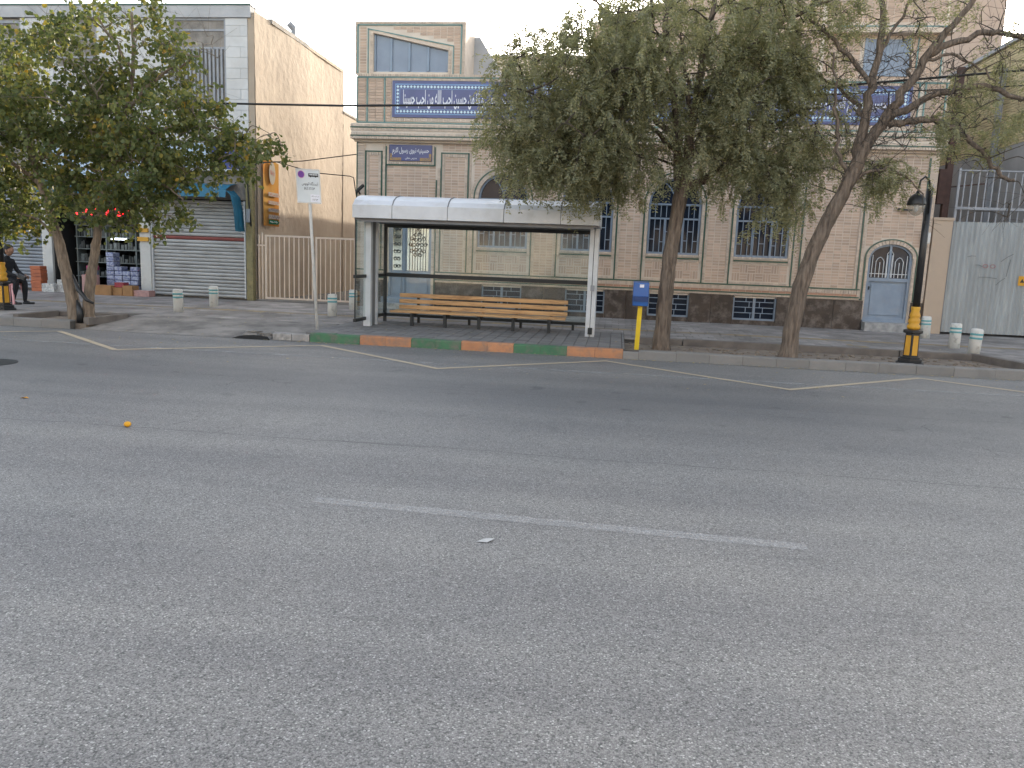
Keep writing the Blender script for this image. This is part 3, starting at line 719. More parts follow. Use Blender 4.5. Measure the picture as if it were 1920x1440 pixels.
# emit bricks
def vis(b):
    cx, cz = (b[0]+b[1])/2, (b[2]+b[3])/2
    return 4.35 < cx < 7.1 and 1.0 < cz < 2.9 and b[4] > FY-.03 and (b[1]-b[0]) > .12
bricks.sort(key=lambda b: (not vis(b), b[2]))
shared = {}; rest = {}
for i, (a, b, c, e, yf, m) in enumerate(bricks):
    yf += random.uniform(-.0025, .0025)
    if i < 300 and vis(bricks[i]):
        key = (round(b-a, 3), round(e-c, 3), m)
        if key not in shared:
            shared[key] = MB().add([(-.5*(b-a),0,-.5*(e-c)),(.5*(b-a),0,-.5*(e-c)),(.5*(b-a),0,.5*(e-c)),(-.5*(b-a),0,.5*(e-c)),(-.5*(b-a),.02,-.5*(e-c)),(.5*(b-a),.02,-.5*(e-c)),(.5*(b-a),.02,.5*(e-c)),(-.5*(b-a),.02,.5*(e-c))],
                                   [(0,1,2,3),(0,4,5,1),(1,5,6,2),(2,6,7,3),(3,7,4,0)]).mesh('brick', M[m], fix=False)
        o = bpy.data.objects.new('brick', shared[key]); COL.objects.link(o); o.location = ((a+b)/2, yf, (c+e)/2); setparent(o, hall)
    else:
        mb = rest.setdefault(m, MB()); y1 = yf+.06
        mb.add([(a,yf,c),(b,yf,c),(b,yf,e),(a,yf,e),(a,y1,c),(b,y1,c),(b,y1,e),(a,y1,e)], [(0,1,2,3),(0,4,5,1),(1,5,6,2),(2,6,7,3),(3,7,4,0)])
for m, mb in rest.items():
    o = mb.build('brickwork', M[m], hall, fix=False); o['kind'] = 'stuff'
o = rings.build('arch_bricks', M['soldier'], hall); o['kind'] = 'stuff'
G.build('green_tile_lines', M['green'], hall); GT.build('teal_tile_lines', M['teal'], hall)
# arched windows
def barset(mb, x0, x1, z0, z1, y, n, seed, r=.009):
    rr = random.Random(seed); xs_ = [x0+(x1-x0)*i/n for i in range(n+1)]
    for x in xs_[1:-1]: mb.box(x-r, x+r, y-r, y+r, z0, z1)
    for i in range(n):
        for q in ((.36, .66)[i % 2], ):
            z = z0+(z1-z0)*(q+rr.uniform(-.04, .04)); mb.box(xs_[i], xs_[i+1], y-r*.9, y+r*.9, z-r, z+r)
for k, cx in enumerate(WX):
    w = MB().prism([(cx+.63, SILL), *reversed(arc(cx, .63, .605, SP)), (cx-.63, SILL)], FY+.115, FY+.12).build('window', M['pane'], hall)
    f = MB(); y0, y1 = FY+.06, FY+.112
    f.box(cx-.63, cx-.58, y0, y1, SILL, SP); f.box(cx+.58, cx+.63, y0, y1, SILL, SP); f.box(cx-.58, cx+.58, y0, y1, SILL, SILL+.05)
    f.box(cx-.58, cx+.58, y0-.004, y1, SP-.05, SP); f.box(cx-.58, cx+.58, y0, y1, 2.62, 2.66)
    for x in (cx-.22, cx+.22): f.box(x-.025, x+.025, y0, y1, SILL+.05, 2.62)
    f.box(cx-.03, cx+.03, y0, y1, 2.66, SP-.05)
    ring(cx, SP, .58, .63, .555, .605, FY+.06, 16, f, 0)
    for s in (-1, 1):
        f.tube([(cx, y0+.02, SP), (cx+s*.03, y0+.02, SP+.2), (cx+s*.14, y0+.02, SP+.38), (cx+s*.3, y0+.02, SP+.52)], .016, 6)
    f.build('frame', M['bluesteel'], w)
    b = MB(); barset(b, cx-.6, cx+.6, SILL+.03, 2.63, FY+.04, 9, k); n = 9
    for i in range(1, n): b.box(cx-.6+1.2*i/n-.008, cx-.6+1.2*i/n+.008, FY+.032, FY+.048, 2.67, SP-.03)
    b.box(cx-.6, cx+.6, FY+.031, FY+.049, SP-.035, SP-.015)
    b.build('bars', M['bluesteel'], w)
# plinth and basement windows
BW = [(-3.4, -2.38), (-1.27, -.28), (.79, 1.79), (2.86, 3.88)]
pl = MB().box(-6.7, 5.9, YM+.1, YB, .0, .84); pl.build('plinth_core', M['mortar'], hall)
def slabs(x0, x1, z0, z1, w=.62):
    n = max(1, round((x1-x0)/w))
    for i in range(n):
        a, b = x0+(x1-x0)*i/n, x0+(x1-x0)*(i+1)/n
        MB().box(a+.004, b-.004, FY-.05+random.uniform(-.003,.003), FY+.1, z0, z1).build('plinth_slab', M['marble'], hall)
xs = -4.62
for a, b in BW:
    slabs(xs, a, .1, .855); slabs(a, b, .1, .26, 1.1); xs = b
    w = MB().box(a, b, FY+.07, FY+.09, .26, .84).build('basement_window', M['pane'], hall)
    f = MB(); f.box(a, a+.035, FY+.0, FY+.07, .26, .84); f.box(b-.035, b, FY, FY+.07, .26, .84); f.box(a+.035, b-.035, FY, FY+.07, .26, .3); f.box((a+b)/2-.03, (a+b)/2+.03, FY+.03, FY+.07, .3, .84)
    f.build('frame', M['bluesteel'], w)
    g = MB(); zz = [.3+.135*i for i in range(5)]
    for z in zz[1:]: g.box(a+.02, b-.02, FY+.0, FY+.016, z-.008, z+.008)
    for j in range(4):
        for q in ((.42, .66), (.3, .7), (.38, .62), (.3, .74))[j]:
            x = a+(b-a)*q; g.box(x-.008, x+.008, FY+.001, FY+.015, zz[j], min(zz[j+1], .84))
    g.build('bars', M['bluesteel'], w)
slabs(xs, 5.88, .1, .855); slabs(-6.72, -5.96, .1, .855); slabs(6.96, 7.24, .1, .855, .3)
# ornate double door
dr = MB().box(D1[0], D1[1], FY+.06, FY+.1, D1[2], D1[3]).build('ornate_door', M['bluesteel'], hall)
for (x0, x1, z0, z1) in ((-5.76, -5.52, 1.12, 2.5), (-5.38, -4.82, 1.12, 2.5)):
    pn = MB().box(x0, x1, FY+.05, FY+.058, z0, z1).build('pane', M['panebright'], dr)
f = MB()
for x in (-5.84, -5.46, -4.77): f.box(x-.03 if x < -5 else x-.02, x+.03, FY+.02, FY+.06, D1[2], D1[3])
for z in (.42, 1.05, 2.56): f.box(-5.81, -4.79, FY+.022, FY+.06, z-.04, z+.04)
for x0, x1 in ((-5.76, -5.53), (-5.38, -4.83)): f.box(x0, x1, FY+.04, FY+.06, .52, .96)
f.build('door_frame', M['bluesteel'], dr)
sc = MB()
for i in range(1, 8): x = -5.38+.56*i/8; sc.box(x-.006, x+.006, FY+.03, FY+.042, 1.12, 2.5)
def scroll(cx, cz, r, turns=1.4, ph=0):
    pts = [(cx+r*(1-.55*t)*math.cos(ph+turns*2*math.pi*t), FY+.028, cz+r*(1-.55*t)*math.sin(ph+turns*2*math.pi*t)) for t in [i/14 for i in range(15)]]
    sc.tube(pts, .009, 4)
for j in range(7):
    for s in (-1, 1): scroll(-5.64+s*.045, 1.22+.19*j, .05, 1.2, j)
for rr_, n in ((.0, 1), (.11, 6), (.2, 10)):
    for i in range(n): scroll(-5.1+rr_*math.cos(i*6.283/n), 1.78+1.35*rr_*math.sin(i*6.283/n), .055, 1.3, i)
for z in (2.1, 2.2, 2.28): scroll(-5.1, z, .05*(2.4-z)/.2)
sc.build('scrollwork', M['iron'], dr)
for i, (y, z) in enumerate(((FY-.62, .3), (FY-.32, .44))):
    MB().box(-6.0+.04*i, -4.66, y, FY-.02 if i else FY-.3, Z0 if i == 0 else .15, z).build('step', M['bluesteel'] if i else M['step'], hall, bevel=.01)
# arched steel door on the right
DL = D2s
dr = MB().prism([(D2c+.49, .4), *reversed(arc(D2c, .49, .33, DL)), (D2c-.49, .4)], FY+.09, FY+.12).build('steel_door', M['bluesteel'], hall)
MB().box(D2c-.43, D2c+.43, FY+.082, FY+.089, 1.4, 1.9).prism(arc(D2c, .43, .28, 1.9), FY+.082, FY+.089).build('pane', M['pane'], dr)
f = MB(); f.box(D2c-.5, D2c-.44, FY+.04, FY+.09, .4, DL); f.box(D2c+.44, D2c+.5, FY+.04, FY+.09, .4, DL); f.box(D2c-.44, D2c+.44, FY+.045, FY+.09, 1.33, 1.41); f.box(D2c-.44, D2c+.44, FY+.045, FY+.09, .4, .46)
ring(D2c, DL, .44, .5, .28, .34, FY+.04, 16, f, 0); f.box(D2c-.025, D2c+.025, FY+.05, FY+.085, 1.41, 2.16)
f.build('door_frame', M['bluesteel'], dr)
MB().box(D2c-.36, D2c+.36, FY+.07, FY+.09, .52, 1.27).build('door_panel', M['bluesteel'], dr, bevel=.012)
g = MB()
for s in (-1, 1):
    c = D2c+s*.22
    g.tube([(c-.09, FY+.06, 1.42), (c-.09, FY+.06, 1.8), (c-.05, FY+.06, 1.87), (c, FY+.06, 1.9), (c+.05, FY+.06, 1.87), (c+.09, FY+.06, 1.8), (c+.09, FY+.06, 1.42)], .01, 5)
    for x in (c-.17, c, c+.17): g.box(x-.008, x+.008, FY+.054, FY+.068, 1.42, 1.95 if x != c else 1.78)
g.tube([(D2c-.07, FY+.055, 1.42), (D2c-.07, FY+.055, 1.98), (D2c, FY+.055, 2.08), (D2c+.07, FY+.055, 1.98), (D2c+.07, FY+.055, 1.42)], .01, 5)
g.box(D2c-.43, D2c+.43, FY+.052, FY+.07, 1.5, 1.516)
g.build('grille', M['alu'], dr)
MB().box(D2c-.43, D2c-.4, FY+.03, FY+.07, 1.12, 1.2).build('handle', M['iron'], dr)
MB().box(5.9, 7.0, FY-.3, FY+.02, .12, .36).build('step', M['step'], hall, bevel=.008); MB().box(D2c-.5, D2c+.5, FY+.02, FY+.12, .3, .4).build('threshold', M['bluesteel'], hall)
# tile band with lettering
def tileband(x0, x1, lt, lx0, lx1):
    p = MB().box(x0, x1, PY-.03, PY, 4.9, 5.77).build('tile_panel', M['tile'], hall)
    y = PY-.034
    MB().box(x0+.07, x1-.07, y, PY-.02, 4.97, 5.70).build('tile_border', M['tilelight'], p)
    MB().box(x0+.2, x1-.2, y-.003, PY-.02, 5.10, 5.57).build('tile_field', M['tile'], p)
    dm = MB(); s = .036
    def dia(x, z): dm.quad((x-s, y-.0045, z), (x, y-.0045, z-s), (x+s, y-.0045, z), (x, y-.0045, z+s))
    dk = MB().box(x0+.1, x1-.1, y-.0015, PY-.02, 5.0, 5.085).box(x0+.1, x1-.1, y-.0015, PY-.02, 5.585, 5.67).box(x0+.1, x0+.185, y-.0015, PY-.02, 5.085, 5.585).box(x1-.185, x1-.1, y-.0015, PY-.02, 5.085, 5.585)
    dk.build('border_band', M['tile'], p)
    n = int((x1-x0-.285)/.083)
    for i in range(n+1):
        x = x0+.1425+(x1-x0-.285)*i/n
        for z in (5.0425, 5.6275): dia(x, z)
    for i in range(1, 7):
        for x in (x0+.1425, x1-.1425): dia(x, 5.0425+.585*i/7)
    dm.build('diamond_border', M['diamond'], p)
    if lt: text(shape(lt), ((lx0+lx1)/2, y-.007, 5.33), lx1-lx0, .45, M['letter'], p)
tileband(-5.8, -2.62, 'حسین منی و انا من حسین احب الله من احب حسینا', -5.52, -2.9)
tileband(-2.6, .42, 'قال', -2.3, -1.7); tileband(.44, 3.4, None, 0, 0)
tileband(3.42, 6.47, 'ان الحسین مصباح الهدی و سفینة النجاة', 3.72, 6.2)
np_ = MB().box(-5.86, -4.77, FY-.05, FY, 3.85, 4.24).build('name_panel', M['tile'], hall)
MB().box(-5.85, -5.55, FY-.053, FY, 3.855, 3.93).box(-5.07, -4.78, FY-.053, FY, 3.855, 3.93).box(-5.85, -5.79, FY-.053, FY, 3.93, 4.03).box(-4.84, -4.78, FY-.053, FY, 3.93, 4.03).build('corner_scroll', M['gold'], np_)
text(shape('حسینیه نبوی رسول اکرم'), (-5.31, FY-.055, 4.08), .94, .19, M['letter'], np_)
text(shape('مدرس معلی'), (-5.3, FY-.055, 3.915), .3, .07, M['letter'], np_)
# small wall fittings
c = thing('security_camera', 'small dark camera bracket on the hall corner above the shelter roof', 'camera', (-6.6, FY-.05, 3.0))
MB().bar((-6.62, FY-.03, 3.0), (-6.62, FY-.2, 3.1), .03, .03).build('bracket', M['iron'], c); MB().bar((-6.68, FY-.14, 3.05), (-6.45, FY-.3, 3.2), .06, .06).build('body', M['iron'], c)
c = thing('wall_lamp', 'flat dark lamp on the brick above the arched steel door', 'lamp', (6.6, FY-.03, 3.0))
MB().bar((6.42, FY-.12, 3.02), (6.72, FY-.12, 3.0), .12, .035).build('lamp_head', M['iron'], c); MB().box(6.55, 6.6, FY-.12, FY, 2.99, 3.03).build('arm', M['iron'], c)
c = thing('meter_box', 'pale utility box with thin pipe on brick beside the arched door', 'utility box', (7.12, FY-.05, 2.3))
MB().box(7.03, 7.2, FY-.15, FY-.033, 2.25, 2.5).build('box', M['polewhite'], c, bevel=.01); MB().tube([(7.14, FY-.07, 2.5), (7.15, FY-.07, 3.6)], .015, 6).tube([(7.08, FY-.06, 2.25), (7.07, FY-.06, 1.0)], .012, 6).build('pipe', M['greysteel'], c)

# far cream building behind the parapet
fb = thing('rear_building', 'cream plastered building rising behind the hall parapet', 'building', (-1.5, 31, 0))
MB().box(-5.75, 2, 30, 33, 0, 8.72).build('wall', M['far'], fb); MB().box(-5.8, 2.05, 29.95, 33.05, 8.73, 8.82).build('coping', M['mortar'], fb)
wq = MB().box(-2.6, -1.6, 29.98, 30.1, 6.9, 7.8).build('window', M['pane'], fb)
MB().box(-2.65, -2.6, 29.95, 30.02, 6.85, 7.85).box(-1.6, -1.55, 29.95, 30.02, 6.85, 7.85).build('frame', M['bluesteel'], wq)

# ================================================================== SHOP BUILDING
SY = 20.4
shop = thing('shop_building', 'two storey shop with white slab front, roller shutters and bare plaster side', 'building', (-14, SY, Z0))
b = MB(); b.box(-22, -9.78, SY+.05, 27, 4.2, 7.35); b.box(-22, -9.78, 23.6, 27, 0, 4.2); b.box(-12.93, -9.78, SY+.12, 23.6, 0, 4.2); b.box(-22, -15.55, SY+.12, 23.6, 0, 4.2); b.box(-15.55, -12.93, SY+.12, 23.6, 2.95, 4.2)
b.build('wall', M['oldplaster'], shop)
sw = MB(); ny, nz = 60, 60
for j in range(nz+1):
    for i in range(ny+1):
        y = SY+.02+6.7*i/ny; z = 7.55*j/nz
        sw.v.append((-9.6 + .02*math.sin(y*1.3+z*.4)+random.uniform(-.007, .007), y, z))
for j in range(nz):
    for i in range(ny): a = j*(ny+1)+i; sw.f.append((a, a+1, a+ny+2, a+ny+1))
sw.build('side_wall', M['plaster'], shop, True)
MB().box(-9.8, -9.63, SY+.02, 27.1, 0, 7.5).box(-9.82, -9.58, 24, 27.1, 7.5, 7.6).build('side_wall_core', M['plaster'], shop)
MB().box(-9.78, -9.57, SY+1.0, 24, 7.5, 7.62).build('coping', M['oldplaster'], shop)
lw = thing('alley_wall', 'lower plaster wall going on into the alley behind the shop', 'wall', (-9.7, 34, 0))
MB().box(-9.85, -9.6, 27.12, 44, 0, 6.2).build('wall_body', M['plaster'], lw); MB().box(-9.88, -9.57, 27.12, 44, 6.2, 6.28).build('coping', M['oldplaster'], lw)
# white slabs, openings skipped
OP = [(-11.95, -10.4, 5.22, 7.38), (-15.2, -14.0, 6.35, 7.25), (-17.3, -16.2, 6.35, 7.3)]
row = 0; z = 4.3
while z < 7.35:
    z1 = min(z+.262, 7.36); x = -19.0-(row % 2)*.45
    while x < -9.8:
        a, b = x, min(x+.9, -9.8)
        segs = [(a, b)]
        for o in OP:
            if z1 > o[2]+.02 and z < o[3]-.02:
                ns = []
                for p, q in segs:
                    if q <= o[0] or p >= o[1]: ns.append((p, q)); continue
                    if p < o[0]: ns.append((p, o[0]))
                    if q > o[1]: ns.append((o[1], q))
                segs = ns
        for p, q in segs:
            if q-p > .04: MB().box(p+.003, q-.003, SY+random.uniform(-.003,.002), SY+.05, z+.003, z1-.003).build('stone_slab', M['panelwhite'], shop)
        x += .9
    z = z1; row += 1
MB().box(-20, -9.7, SY-.04, SY+.3, 7.37, 7.66).build('parapet', M['plastercoat'], shop); MB().box(-20, -9.68, SY-.06, SY+.32, 7.665, 7.70).build('coping', M['green'], shop)
for k, (a, b_, c, e) in enumerate(OP):
    w = MB().box(a, b_, SY+.1, SY+.12, c, e).build('upper_window', M['pane'] if k == 0 else M['paneblue'], shop)
    f = MB(); f.box(a, a+.05, SY+.02, SY+.1, c, e); f.box(b_-.05, b_, SY+.02, SY+.1, c, e); f.box(a+.05, b_-.05, SY+.02, SY+.1, c, c+.05); f.box(a+.05, b_-.05, SY+.02, SY+.1, e-.07, e)
    if k: f.box((a+b_)/2-.025, (a+b_)/2+.025, SY+.03, SY+.1, c, e); f.box(a+.05, b_-.05, SY+.03, SY+.1, c+.45, c+.49)
    else: f.box(a+.05, b_-.05, SY+.03, SY+.1, 6.6, 6.66); f.box(a+.05, b_-.05, SY+.03, SY+.1, 7.05, 7.1)
    f.build('frame', M['greysteel'], w)
    if k == 0:
        for i in range(13):
            x = a+.12+(b_-a-.24)*i/12; MB().box(x-.03, x+.025, SY+.0, SY+.03, c+.04+(.35 if i == 9 else 0), 6.62).build('slat', M['greysteel'], w)
# ground floor front
MB().box(-20, -9.75, SY-.02, SY+.12, 3.5, 4.3).build('fascia_wall', M['oldplaster'], shop)
MB().box(-20, -9.75, SY, SY+.12, 2.78, 3.5).build('lintel', M['oldplaster'], shop)
s = thing('fascia_sign', 'pale and deep blue sign board above the closed shop shutter', 'sign', (-11.2, SY-.1, 3.55))
MB().box(-12.5, -10.75, SY-.2, SY-.03, 3.56, 4.2).build('board', M['signpale'], s); MB().box(-10.74, -9.86, SY-.2, SY-.03, 3.56, 4.2).build('board', M['awningdark'], s); MB().box(-12.52, -9.84, SY-.21, SY-.02, 3.5, 3.555).build('frame', M['alu'], s)
s = thing('fascia_sign', 'white sign board above the open shop front behind the tree', 'sign', (-14.2, SY-.1, 3.3))
MB().box(-15.6, -12.75, SY-.2, SY-.03, 3.3, 4.0).build('board', M['signpale'], s); MB().box(-15.62, -12.73, SY-.21, SY-.02, 3.24, 3.295).build('frame', M['alu'], s)
def shutter(x0, x1, z0, z1, m, stripe=None):
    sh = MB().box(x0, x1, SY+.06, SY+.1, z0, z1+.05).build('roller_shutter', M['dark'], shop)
    n = round((z1-z0)/.094); h = (z1-z0)/n
    me = {}
    for i in range(n):
        z = z0+i*h; mm = 'red' if stripe and abs(z+h/2-stripe) < h*.5 else m
        if mm not in me: me[mm] = MB().prismx([(.06, 0), (.022, .012), (.008, h*.5), (.022, h-.014), (.05, h-.004)], x0+.01, x1-.01).mesh('slat', M[mm])
        o = bpy.data.objects.new('slat', me[mm]); COL.objects.link(o); o.location = (random.uniform(-.003,.003), SY+random.uniform(-.002,.004), z); setparent(o, sh)
    for q in (x0, x1): MB().box(q-.03, q+.012, SY-.03, SY+.06, z0, z1).build('guide_rail', M['alu'], sh)
    return sh
shutter(-12.6, -9.93, .17, 2.75, 'shutter', 1.72)
shutter(-19, -15.85, .17, 2.75, 'shutterblue')
MB().box(-12.93, -12.63, SY-.08, SY+.12, .12, 2.78).build('pillar', M['pillar'], shop); MB().box(-15.83, -15.55, SY-.08, SY+.12, .12, 2.78).build('pillar', M['pillar'], shop)
for z in (1.9, 1.66): MB().box(-12.97, -12.66, SY-.14, SY-.083, z-.055, z+.055).build('yellow_clamp', M['lampyellow'], shop)
po = thing('corner_post', 'mossy yellow steel post at the shop corner beside the alley gate', 'post', (-9.72, SY-.15, Z0))
MB().box(-9.82, -9.64, SY-.2, SY-.02, .1, 3.9).build('shaft', M['postmoss'], po, bevel=.012); MB().box(-9.78, -9.68, SY-.26, SY-.2, 2.2, 2.55).build('junction_box', M['greysteel'], po)
# awnings
def awning(x0, x1, label, flap=False):
    a = thing('awning', label, 'awning', ((x0+x1)/2, SY-.4, 2.9))
    n = 10; mb = MB(); prof = [(SY-.02, 3.18), (SY-.35, 3.12), (SY-.62, 3.0), (SY-.66, 2.80)]
    for i in range(n+1):
        x = x0+(x1-x0)*i/n
        for y, z in prof: mb.v.append((x, y+random.uniform(-.015,.015), z+random.uniform(-.015,.015)))
    for i in range(n):
        for j in range(3): q = i*4+j; mb.f.append((q, q+4, q+5, q+1))
    o = mb.build('tarp', M['awning'], a); so = o.modifiers.new('t', 'SOLIDIFY'); so.thickness = .006
    MB().tube([(x0, SY-.6, 2.98), (x1, SY-.6, 2.98)], .015, 6).tube([(x0+.05, SY, 2.9), (x0+.05, SY-.6, 2.98)], .012, 6).tube([(x1-.05, SY, 2.9), (x1-.05, SY-.6, 2.98)], .012, 6).build('frame', M['greysteel'], a)
    if flap:
        mb = MB()
        for i in range(5):
            for j, (xx, z) in enumerate(((0, 3.0), (.18, 2.85), (.26, 2.5), (.3, 1.95))): mb.v.append((x1-.05+xx+random.uniform(-.01,.01), SY-.62+.13*i, z+random.uniform(-.02,.02)))
        for i in range(4):
            for j in range(3): q = i*4+j; mb.f.append((q, q+4, q+5, q+1))
        o = mb.build('side_flap', M['awning'], a); so = o.modifiers.new('t', 'SOLIDIFY'); so.thickness = .006
awning(-13.0, -10.15, 'teal tarp awning with a hanging side flap over the closed shutter', True)
awning(-15.6, -13.1, 'teal tarp awning over the open shop behind the tree')
# open shop interior
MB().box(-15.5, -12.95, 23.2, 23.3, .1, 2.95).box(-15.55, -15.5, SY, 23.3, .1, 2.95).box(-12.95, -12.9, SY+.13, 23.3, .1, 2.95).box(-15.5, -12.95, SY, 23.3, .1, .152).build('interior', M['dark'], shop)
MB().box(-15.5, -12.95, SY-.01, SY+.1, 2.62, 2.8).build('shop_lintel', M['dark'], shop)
rk = thing('shelf_rack', 'dark steel shelf rack inside the open shop', 'shelf', (-14.2, SY+.7, Z0))
for x in (-15.3, -14.4, -13.5, -13.05): MB().box(x-.02, x+.02, SY+.62, SY+1.0, Z0, 2.6).build('upright', M['shelf'], rk)
for z in (.55, .95, 1.32, 1.66, 1.98, 2.28): MB().box(-15.35, -13.0, SY+.6, SY+1.0, z, z+.025).build('shelf', M['shelf'], rk)
gd = MB()
for z in (.575, .975, 1.345, 1.685, 2.005, 2.305):
    x = -15.3
    while x < -13.05:
        w = random.uniform(.04, .11); h = random.uniform(.1, .25); gd.box(x, x+w, SY+.64+random.uniform(0,.05), SY+.9, z, z+h); x += w+random.uniform(.005, .04)
tag(gd.build('shelf_goods', M['goods']), 'rows of jars and packets crowding the dark shop shelves', 'goods', kind='stuff')
tl = thing('tube_light', 'short white tube light glowing on a shelf inside the shop', 'light', (-13.9, SY+.57, 1.63))
MB().box(-14.25, -13.75, SY+.55, SY+.59, 1.62, 1.66).build('tube', M['tubelight'], tl); MB().box(-14.27, -13.73, SY+.59, SY+.605, 1.61, 1.67).build('holder', M['shelf'], tl)
nb = thing('neon_sign', 'red glowing neon lettering hung in the open shop front', 'neon sign', (-14.0, SY-.1, 2.2))
MB().box(-14.9, -13.1, SY-.06, SY-.03, 2.16, 2.62).build('backing', M['dark'], nb)
text(shape('بلور و چینی'), (-14.0, SY-.07, 2.4), 1.6, .36, M['neon'], nb)

# goods in front of the shop
def carton(x, y, w, d_, h, m, label, name='carton', z=Z0, cat='box', group=None, rz=0):
    t = thing(name, label, cat, (x, y, z), group)
    Rz = Matrix.Rotation(rz, 3, 'Z')
    MB().obox((x, y, z+h/2), (w/2, d_/2, h/2), Rz).build('body', M[m], t, bevel=.006)
    MB().obox((x, y, z+h+.0015), (w/2-.008, .025, .0015), Rz).build('tape', M['gold' if m == 'carton' else 'whitepack'], t)
    return t
carton(-13.48, 19.6, .46, .3, .26, 'carton', 'wide brown carton at the left end of the row before the bottle packs')
carton(-13.12, 19.68, .26, .3, .21, 'carton', 'short brown carton under the red multipack'); carton(-12.82, 19.66, .28, .3, .27, 'carton', 'tall brown carton with a dark print beside the flat pink pack')
carton(-13.1, 19.7, .26, .24, .13, 'redpack', 'red shrink wrapped multipack on the short brown carton', 'red_pack', Z0+.214, 'pack')
carton(-12.5, 19.72, .5, .3, .16, 'pinkcrate', 'flat pinkish pack at the foot of the white shop pillar', 'flat_pack', Z0, 'pack')
ORD = ('first', 'second', 'third', 'fourth', 'fifth', 'sixth', 'seventh', 'eighth')
for i in range(4):
    for j in range((6, 5, 4, 5)[i] + (2 if i == 0 else 0)):
        x = -13.83+i*.235; h = .125
        pk = thing('bottle_pack', f"blue and white bottle pack, {ORD[j]} from below in the {('tallest column', 'column next to the tallest', 'lowest column', 'column beside the pillar')[i]}" , 'pack', (x, SY+.1, Z0+.12+j*h), 'stacked bottle packs in the open shop')
        MB().obox((x+random.uniform(-.008,.008), SY+.05, Z0+.12+(j+.5)*h), (.112, .15, h/2-.004), Matrix.Rotation(random.uniform(-.05,.05), 3, 'Z')).build('wrap', M['pack'], pk, bevel=.02)
pl_ = thing('pallet', 'low dark pallet under the bottle packs', 'pallet', (-13.5, SY+.05, Z0)); MB().box(-13.97, -13.0, SY-.1, SY+.22, Z0+.06, Z0+.118).build('deck', M['shelf'], pl_); MB().box(-13.95, -13.85, SY-.1, SY+.22, Z0, Z0+.058).box(-13.1, -13.0, SY-.1, SY+.22, Z0, Z0+.058).build('runner', M['shelf'], pl_)
for j in range(7): carton(-15.62+random.uniform(-.01,.01), 19.85, .3, .26, .095, 'orangebox', f'orange box, {ORD[j]} from the ground in the stack before the blue grey shutter', 'orange_box', Z0+j*.098, 'box', 'stack of orange boxes')
for j in range(2): carton(-15.2, 19.75, .36, .26, .11, 'whitepack', ('lower', 'upper')[j]+' of two white packs piled beside the orange boxes', 'white_pack', Z0+j*.114, 'pack', 'white packs beside the orange boxes')
carton(-14.85, 19.9, .34, .3, .34, 'whitepack', 'grey white box standing left of the forked tree trunk', 'white_box')
carton(-14.2, 20.0, .32, .3, .5, 'pinkcrate', 'tall pinkish carton behind the right tree stem', 'tall_carton'); carton(-14.55, SY+.2, .2, .2, .6, 'pack', 'slim column of packets behind the forked trunk', 'packet_column')
carton(-14.55, SY+.2, .24, .22, .12, 'magenta', 'bright magenta tub on the packet column', 'magenta_tub', Z0+.606, 'tub')

# hanging banner on the side wall
bn = thing('banner', 'orange cloth banner with white oval and green arrow on plaster wall', 'banner', (-9.5, 21.2, 2.3))
mb = MB(); y0, y1, zb, zt = 20.62, 21.62, 2.15, 3.98; n, k = 10, 14
def bx_(u, v): return -9.52 + .005*math.sin(u*9+v*4)*v + .003*math.sin(u*17)*v*v
for j in range(k+1):
    for i in range(n+1):
        u, v = i/n, j/k; mb.v.append((bx_(u, v), y0+(y1-y0)*u, zb+(zt-zb)*v - .12*u*v*v))
for j in range(k):
    for i in range(n): a = j*(n+1)+i; mb.f.append((a, a+1, a+n+2, a+n+1))
mb.build('cloth', M['banner'], bn, True)
o = MB().add([(-9.475, 21.1+.2*math.cos(t), 3.56+.3*math.sin(t)) for t in [2*math.pi*i/24 for i in range(24)]], [tuple(range(24))]).build('oval', M['bannerwhite'], bn)
scribble((-9.47, 21.1, 3.55), .26, .2, M['bannerpink'], bn, 6, ux=(0,1,0), seed=5)
for z, mm, h, q in ((3.0, 'bannerpink', .14, 1), (2.78, 'bannerpink', .12, 2), (2.58, 'bannerviolet', .12, 3), (2.40, 'bannerviolet', .14, 4)):
    MB().box(-9.476, -9.474, 20.85, 21.5, z-h*.38, z+h*.38).build('print_band', M['bannerwhite'], bn); scribble((-9.47, 21.15, z), .72, h, M[mm], bn, 11, ux=(0,1,0), seed=q)
MB().add([(-9.474, 20.85, 2.2), (-9.474, 21.42, 2.2), (-9.474, 21.55, 2.26), (-9.474, 21.42, 2.32), (-9.474, 20.85, 2.32)], [(0,1,2,3,4)]).build('arrow', M['bannergreen'], bn)
scribble((-9.47, 21.15, 2.26), .42, .07, M['letter'], bn, 9, ux=(0,1,0), seed=8)

